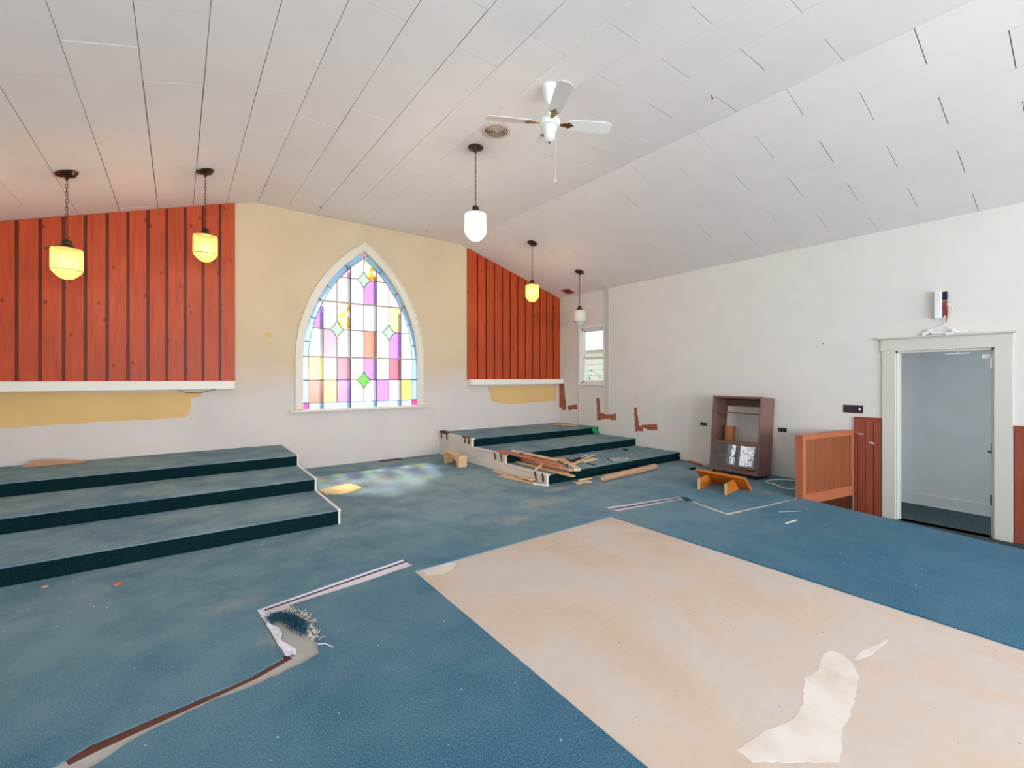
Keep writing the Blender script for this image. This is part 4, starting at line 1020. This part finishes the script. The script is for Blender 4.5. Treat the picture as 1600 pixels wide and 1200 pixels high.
# ================================================================== LOOSE DEBRIS
def plank(p0, p1, wd, th, mat, name, label, roll=0, cat='plank', taper=None, group=None):
    o_ = MB().beam(p0, p1, wd, th, roll=roll).build(name, mat, None, bevel=.0015); return tag(o_, label, cat, group)
z1_ = H1
plank(fz(779, 704, .315), fz(878, 727.5, .235), .115, .020, 'red_plank', 'wood_plank', 'long reddish plank on top of the broken wood pile, right steps')
plank(fz(800, 704, .285), fz(872, 719, .19), .07, .016, 'ply', 'wood_plank', 'pale plank tucked under the top reddish plank', .1)
plank(fz(838, 722, .165), fz(893, 735, .165), .055, .022, 'ply', 'wood_plank', 'pale narrow board in the middle of the broken wood pile')
plank(fz(816, 718, .175), fz(887, 740, .150), .060, .020, 'red_plank', 'wood_plank', 'pinkish board next to the front of the broken wood pile')
plank(fz(807, 722, .149), fz(896, 744, .149), .070, .018, 'ply', 'wood_plank', 'frontmost pale board of the broken wood pile, over the step edge')
plank(fz(836, 734, .15), fz(846, 727, .22), .035, .025, 'ply', 'wood_offcut', 'short pale stick propped on the corner of the lowest right step')
plank(fz(874, 716, .16), fz(888, 724, .16), .13, .012, 'ply', 'wood_offcut', 'pale splintered offcut behind the reddish plank')
plank(fz(892, 727, .17), fz(902, 734, .155), .10, .04, 'pale_end', 'wood_offcut', 'chunky pale block at the right end of the wood pile')
plank(fz(893, 725, .15), fz(928, 716, .16), .035, .015, 'ply', 'wood_offcut', 'thin pale slat crossing the black scraps, nearer one')
plank(fz(900, 722, .17), fz(929, 710, .20), .03, .012, 'pale_end', 'wood_offcut', 'thin pale slat crossing the black scraps, farther one')
plank(fz(912, 722, .145), fz(933, 717, .145), .05, .012, 'ply', 'wood_offcut', 'rightmost pale splinter of the pile')
plank(fz(905, 716, .17), fz(917, 711, .21), .02, .010, 'white_plastic', 'plastic_strip', 'white plastic strip sticking up from the pile', cat='strip')
mb = MB(); mb.tube([fz(886, 718, .16), fz(893, 722, .17), fz(903, 717, .17), fz(914, 715, .18)], [.02, .028, .022, .012], 7); tag(mb.build('rubber_scrap', 'black'), 'crumpled black rubber scrap behind the pale slats', 'scrap')
plank(fz(918, 724, .142), fz(930, 727, .142), .03, .01, 'black', 'rubber_scrap', 'small flat black scrap right of the wood pile', cat='scrap')
mb = MB(); mb.tube([fz(974, 702, .141), fz(979, 703, .15)], [.022, .016], 7); tag(mb.build('rubber_scrap', 'black'), 'black lump alone on the lowest right step', 'scrap')
P = [fz(*q_, H1)[:2] for q_ in ((950, 716.5), (966, 715.5), (975, 719), (978, 720.5), (958, 721))]
tag(MB().prism(P, (0, 0, H1 + .004), XA_, YA_, ZA_, .002).build('paper_sheet', 'paper'), 'grey sheet of paper on the lowest right step', 'paper')
P = [fz(*q_, H1)[:2] for q_ in ((947, 716.2), (950, 716), (957, 721), (954, 720.5))]
tag(MB().prism(P, (0, 0, H1 + .002), XA_, YA_, ZA_, .006).build('rubber_scrap', 'black'), 'black sliver along the left edge of the grey paper', 'scrap')
plank(fz(974, 716, .145), fz(980, 717, .150), .05, .016, 'pale_end', 'wood_offcut', 'small pale chip right of the grey paper')
# top step heap + green cloth
for (x, y, wd, L, an, lb) in ((6.62, 7.0, .10, .30, 2.0, 'large pale splinter on the top right step by the corner'), (6.70, 6.80, .07, .24, .5, 'pale offcut nearest the green cloth on the top right step'), (6.50, 7.12, .06, .22, 2.7, 'pale splinter deepest in the corner of the top right step'), (6.45, 6.88, .05, .12, 1.2, 'short pale chip left of the splinters on the top right step')):
    plank((x - math.cos(an) * L / 2, y - math.sin(an) * L / 2, H3 + .014), (x + math.cos(an) * L / 2, y + math.sin(an) * L / 2, H3 + .022), wd, .016, 'ply', 'wood_offcut', lb)
vs = []; fs = []
path = [(6.60, 6.52, H3 + .006), (6.72, 6.45, H3 + .012), (6.80, 6.41, H3 + .010), (6.83, 6.378, H3 - .01), (6.86, 6.36, H3 - .09), (6.88, 6.34, H2 + .012)]
for i, p_ in enumerate(path):
    for j_ in (-1, 0, 1): vs.append((p_[0] + j_ * .075, p_[1] + (.10 if i < 3 else .0) * j_ * .6, p_[2] + (.006 if j_ == 0 else 0)))
for i in range(len(path) - 1):
    for j_ in range(2): k = i * 3 + j_; fs.append((k, k + 1, k + 4, k + 3))
o = MB().add(vs, fs).build('green_cloth', 'green'); md = o.modifiers.new('t', 'SOLIDIFY'); md.thickness = .005
tag(o, 'bright green cloth hanging over the top right step edge', 'cloth')
# wedge of wood on the left steps
P = [fz(*q_, H3) for q_ in ((45, 729), (131, 728))]
wv = [(-1.36, 7.36), (-.90, 7.36)]
mb = MB(); pr_ = [(-1.40, 0), (-.87, 0), (-.88, .018), (-1.12, .075), (-1.28, .092), (-1.34, .088)]
tag(mb.prism(pr_, (0, 7.30, H3 + .001), XA_, (0, .75, .66), (0, -.66, .75), .018).build('wood_wedge', 'cardboard', bevel=.002), 'tapered brown wood offcut leaning at the back of the top left step', 'offcut')
# pale pointed piece on the floor
P = [fz(*q_, .02)[:2] for q_ in ((497, 766), (520, 760.5), (540, 756), (549, 756), (565, 761.5), (545, 768), (530, 770), (507, 770.5))]
tag(MB().prism(P, (0, 0, .001), XA_, YA_, ZA_, .022).build('wood_board', 'ply_yellow', bevel=.003), 'pale yellow shaped board on the floor right of the left steps', 'offcut')
# dark floor register under the window
rg = empty('floor_register', (2.93, 7.46, 0)); MB().box(2.75, 3.12, 7.40, 7.52, .0005, .010).build('register_frame', 'strap', rg, bevel=.002)
for i in range(7): MB().box(2.775 + i * .048, 2.797 + i * .048, 7.42, 7.50, .009, .014).build('louvre', 'black', rg)
tag(rg, 'dark brown floor register at the wall under the stained glass window', 'vent')
# long cardboard tube
a_, b_ = Vector((4.64, 4.185, .046)), Vector((5.93, 4.27, .046)); d = (b_ - a_); L = d.length
ct = empty('cardboard_tube', a_, rot=Vector(d).to_track_quat('Z', 'Y').to_euler())
MB().lathe([(.034, 0), (.044, 0), (.044, L), (.034, L), (.034, L - .02)], 24).build('tube_wall', 'cardboard', ct, True, local=True).data
bpy.data.objects.remove([o_ for o_ in ct.children][0])
mb = MB(); mb.lathe([(.035, 0), (.044, 0), (.044, L), (.035, L), (.035, 0)], 24); mb.f = [f_ for f_ in mb.f if len(f_) < 10]; mb.build('tube_wall', 'cardboard', ct, True, local=True)
MB().lathe([(.0001, .010), (.026, .010), (.020, .10), (.0001, .10)], 9).build('paper_wad', 'shelf_white', ct, local=True)
tag(ct, 'long brown cardboard tube on the floor in front of the right steps', 'tube')
# planks on the floor along the white step side
plank((3.84, 5.62, .010), (3.80, 4.95, .012), .075, .012, 'ply', 'wood_plank', 'thin pale plank along the foot of the white step side, farther one')
plank((3.72, 5.30, .008), (3.82, 4.62, .012), .09, .010, 'pale_end', 'wood_plank', 'thin pale plank along the foot of the white step side, nearer one')
plank((3.86, 4.98, .030), (3.84, 4.70, .045), .10, .014, 'ply', 'wood_offcut', 'pale offcut tilted against the strap at the lowest step side')
plank((3.80, 4.62, .010), (3.90, 4.44, .010), .05, .016, 'shelf_white', 'wood_offcut', 'short white stick at the front corner of the right steps')
plank((4.26, 4.33, .008), (4.52, 4.30, .010), .09, .012, 'ply', 'wood_offcut', 'pale splintered scrap on the floor left of the cardboard tube')
plank((4.40, 4.40, .018), (4.62, 4.36, .024), .04, .012, 'pale_end', 'wood_offcut', 'thin pale stick on top of the scrap by the cardboard tube')
plank(fz(68, 916, .006), fz(72, 917, .006), .03, .006, 'ply', 'wood_offcut', 'tiny pale chip on the carpet at the far left, below the steps')
plank(fz(177, 913.5, .012), fz(189, 911, .012), .030, .016, 'red_plank', 'wood_offcut', 'short brown stick on the carpet in front of the left steps')
plank(fz(1077, 720, .012), fz(1094, 726, .012), .07, .02, 'red_plank', 'wood_offcut', 'reddish scrap against the wall left of the cabinet')
mb = MB(); mb.tube([fz(1080, 733, .012), fz(1086, 731, .02)], [.03, .02], 7); tag(mb.build('rubber_scrap', 'black'), 'dark lump on the carpet left of the cabinet', 'scrap')
plank(fz(1217, 800, .002), fz(1251, 798.5, .002), .012, .004, 'paper', 'white_stick', 'long thin white stick on the carpet before the half wall', cat='stick')
plank(fz(1228, 817.5, .003), fz(1245, 812.5, .003), .022, .004, 'shelf_white', 'white_stick', 'short white stick on the carpet before the half wall', cat='stick')
# cables
def cable(pts, r_, mat, label):
    P = [Vector(p_) for p_ in pts]; out = []
    for i in range(len(P) - 1):
        p0, p1, p2, p3 = P[max(i - 1, 0)], P[i], P[i + 1], P[min(i + 2, len(P) - 1)]
        for k in range(6):
            t = k / 6; out.append(.5 * ((2 * p1) + (-p0 + p2) * t + (2 * p0 - 5 * p1 + 4 * p2 - p3) * t * t + (-p0 + 3 * p1 - 3 * p2 + p3) * t ** 3))
    out.append(P[-1]); return tag(MB().tube(out, r_, 7).build('cable', mat, None, True), label, 'cable')
cable([(6.02, 2.30, .006), fz(1246, 764, .006), fz(1228, 763, .006), fz(1208, 756, .006), fz(1197, 753, .006), fz(1200, 750.5, .006), fz(1222, 749.5, .006), fz(1243, 751, .006), (6.85, 2.35, .006)], .006, 'white_plastic', 'white cable looping on the carpet behind the half wall')
cable([(6.90, 4.35, .03), (6.93, 4.55, .10), (6.94, 4.9, .155), (6.945, 5.15, .18)], .005, 'white_plastic', 'thin white cable running down the wall off the lowest right step')
cable([(6.88, 4.2, .006), (6.86, 4.0, .006), (6.82, 3.88, .006)], .006, 'white_plastic', 'short white cable end at the wall left of the cabinet')
cable([(.00, D - .10, 1.262), (.07, D - .11, 1.225), (.22, D - .11, 1.215), (.33, D - .11, 1.235), (.42, D - .10, 1.262)], .004, 'black', 'thin dark cable drooping under the left ledge')

# crumbs scattered over the carpet
def crumbs(name, spots, size, mat, label, cat='debris'):
    mb = MB()
    for (x, y, z) in spots:
        s_ = size * random.uniform(.5, 1.4); a_ = random.uniform(0, 3); vs = []
        for i in range(4): vs.append((x + s_ * math.cos(a_ + i * 1.57) * random.uniform(.5, 1), y + s_ * math.sin(a_ + i * 1.57) * random.uniform(.5, 1), z))
        vs.append((x + random.uniform(-.3, .3) * s_, y, z + s_ * .8)); mb.add(vs, [(0, 1, 2, 3), (0, 1, 4), (1, 2, 4), (2, 3, 4), (3, 0, 4)])
    return tag(mb.build(name, mat), label, cat, kind='stuff')
def rnd_floor(n, x0, x1, y0, y1, z=.001):
    out = []
    while len(out) < n:
        x, y = random.uniform(x0, x1), random.uniform(y0, y1)
        if z < .01 and (1.35 < x < 3.62 and y < 3.12): continue
        out.append((x, y, z))
    return out
sp_ = [fz(1000 + a / 2.667, 800 + b / 2.667, .001) for a, b in ((615, 93), (630, 90), (710, 177), (835, 172), (892, 160), (880, 145), (975, 177), (1012, 188), (930, 210), (853, 212), (835, 217), (820, 277), (530, 110), (1132, 303), (1148, 305), (1240, 235), (1522, 372), (960, 172))]
crumbs('plaster_crumbs', sp_ + rnd_floor(60, -.8, 5.5, .8, 4.3) + rnd_floor(90, 1.3, 3.9, 3.2, 7.3), .0045, 'crumb', 'fine pale plaster crumbs scattered on the teal carpet')
crumbs('step_crumbs', rnd_floor(60, 4.6, 6.8, 4.6, 5.35, H1 + .0015) + rnd_floor(22, 5.2, 6.8, 5.6, 6.3, H2 + .0015) + rnd_floor(60, 6.0, 6.85, 6.5, 7.3, H3 + .0015) + rnd_floor(50, 4.0, 4.9, 4.56, 5.3, H1 + .0015), .009, 'crumb', 'pale crumbs and chips scattered on the right steps')
crumbs('step_crumbs', rnd_floor(40, -1.3, 1.2, 4.6, 5.4, H1 + .0015) + rnd_floor(16, -1.2, 1.2, 5.5, 6.3, H2 + .0015) + rnd_floor(40, -.9, 1.4, 3.6, 4.4, .001), .005, 'crumb', 'sparse pale crumbs on and before the left steps')

# ================================================================== OUTSIDE
struct(MB().box(-30, 40, -30, 40, -.75, -.65).build('ground', 'ground'))
nb = empty('neighbour_house', (13.5, 13.5, -.65))
MB().box(12.2, 20, 10.5, 19, -.65, 2.35).build('wall', 'siding', nb)
for i in range(14): MB().box(12.18, 12.20, 10.5, 19, -.5 + i * .2, -.49 + i * .2).build('siding_board', 'storm', nb)
MB().prism([(11.9, 2.3), (16.1, 4.4), (20.3, 2.3), (20.3, 2.42), (16.1, 4.55), (11.9, 2.42)], (0, 10.2, 0), XA_, ZA_, YA_, 9.2).build('roof', 'roofing', nb)
wn = MB().box(12.14, 12.20, 12.2, 13.6, .9, 2.0).build('window', 'storm', nb); MB().box(12.13, 12.15, 12.3, 13.5, 1.0, 1.9).build('pane', 'grey_plate', wn)
tag(nb, 'pale neighbouring house seen through the small clear window', 'house')
def shrub(loc, h, r_, n, label, group=None):
    root = empty('shrub', loc); mb = MB()
    for i in range(9): a_ = random.uniform(0, 6.28); mb.tube([(0, 0, 0), (math.cos(a_) * r_ * .4, math.sin(a_) * r_ * .4, h * .5), (math.cos(a_) * r_ * .8, math.sin(a_) * r_ * .8, h * random.uniform(.8, 1))], [.02, .012, .004], 5)
    mb.build('stems', 'bark', root, local=True); mb = MB()
    for i in range(n):
        a_ = random.uniform(0, 6.28); q = r_ * math.sqrt(random.random()); z = h * random.uniform(.2, 1.05); L = random.uniform(.05, .13); an = random.uniform(0, 6.28); e = random.uniform(-.5, .9)
        c = Vector((math.cos(a_) * q, math.sin(a_) * q, z)); u = Vector((math.cos(an), math.sin(an), e)).normalized(); s_ = u.cross(Vector((0, 0, 1))).normalized() * L * .3
        mb.add([c, c + u * L * .5 + s_, c + u * L, c + u * L * .5 - s_], [(0, 1, 2, 3)])
    lf = mb.build('leaves', 'leaf', root, local=True); lf['kind'] = 'stuff'
    return tag(root, label, 'shrub', group)
shrub((9.6, 9.15, -.65), 2.15, .38, 420, 'leafy shrub outside the small clear window')
shrub((-2.42, 5.98, -.65), 2.3, .24, 300, 'leafy shrub outside the left window nearest the front wall')
shrub((-2.42, 5.42, -.65), 2.3, .27, 340, 'wider leafy shrub outside the second left window')
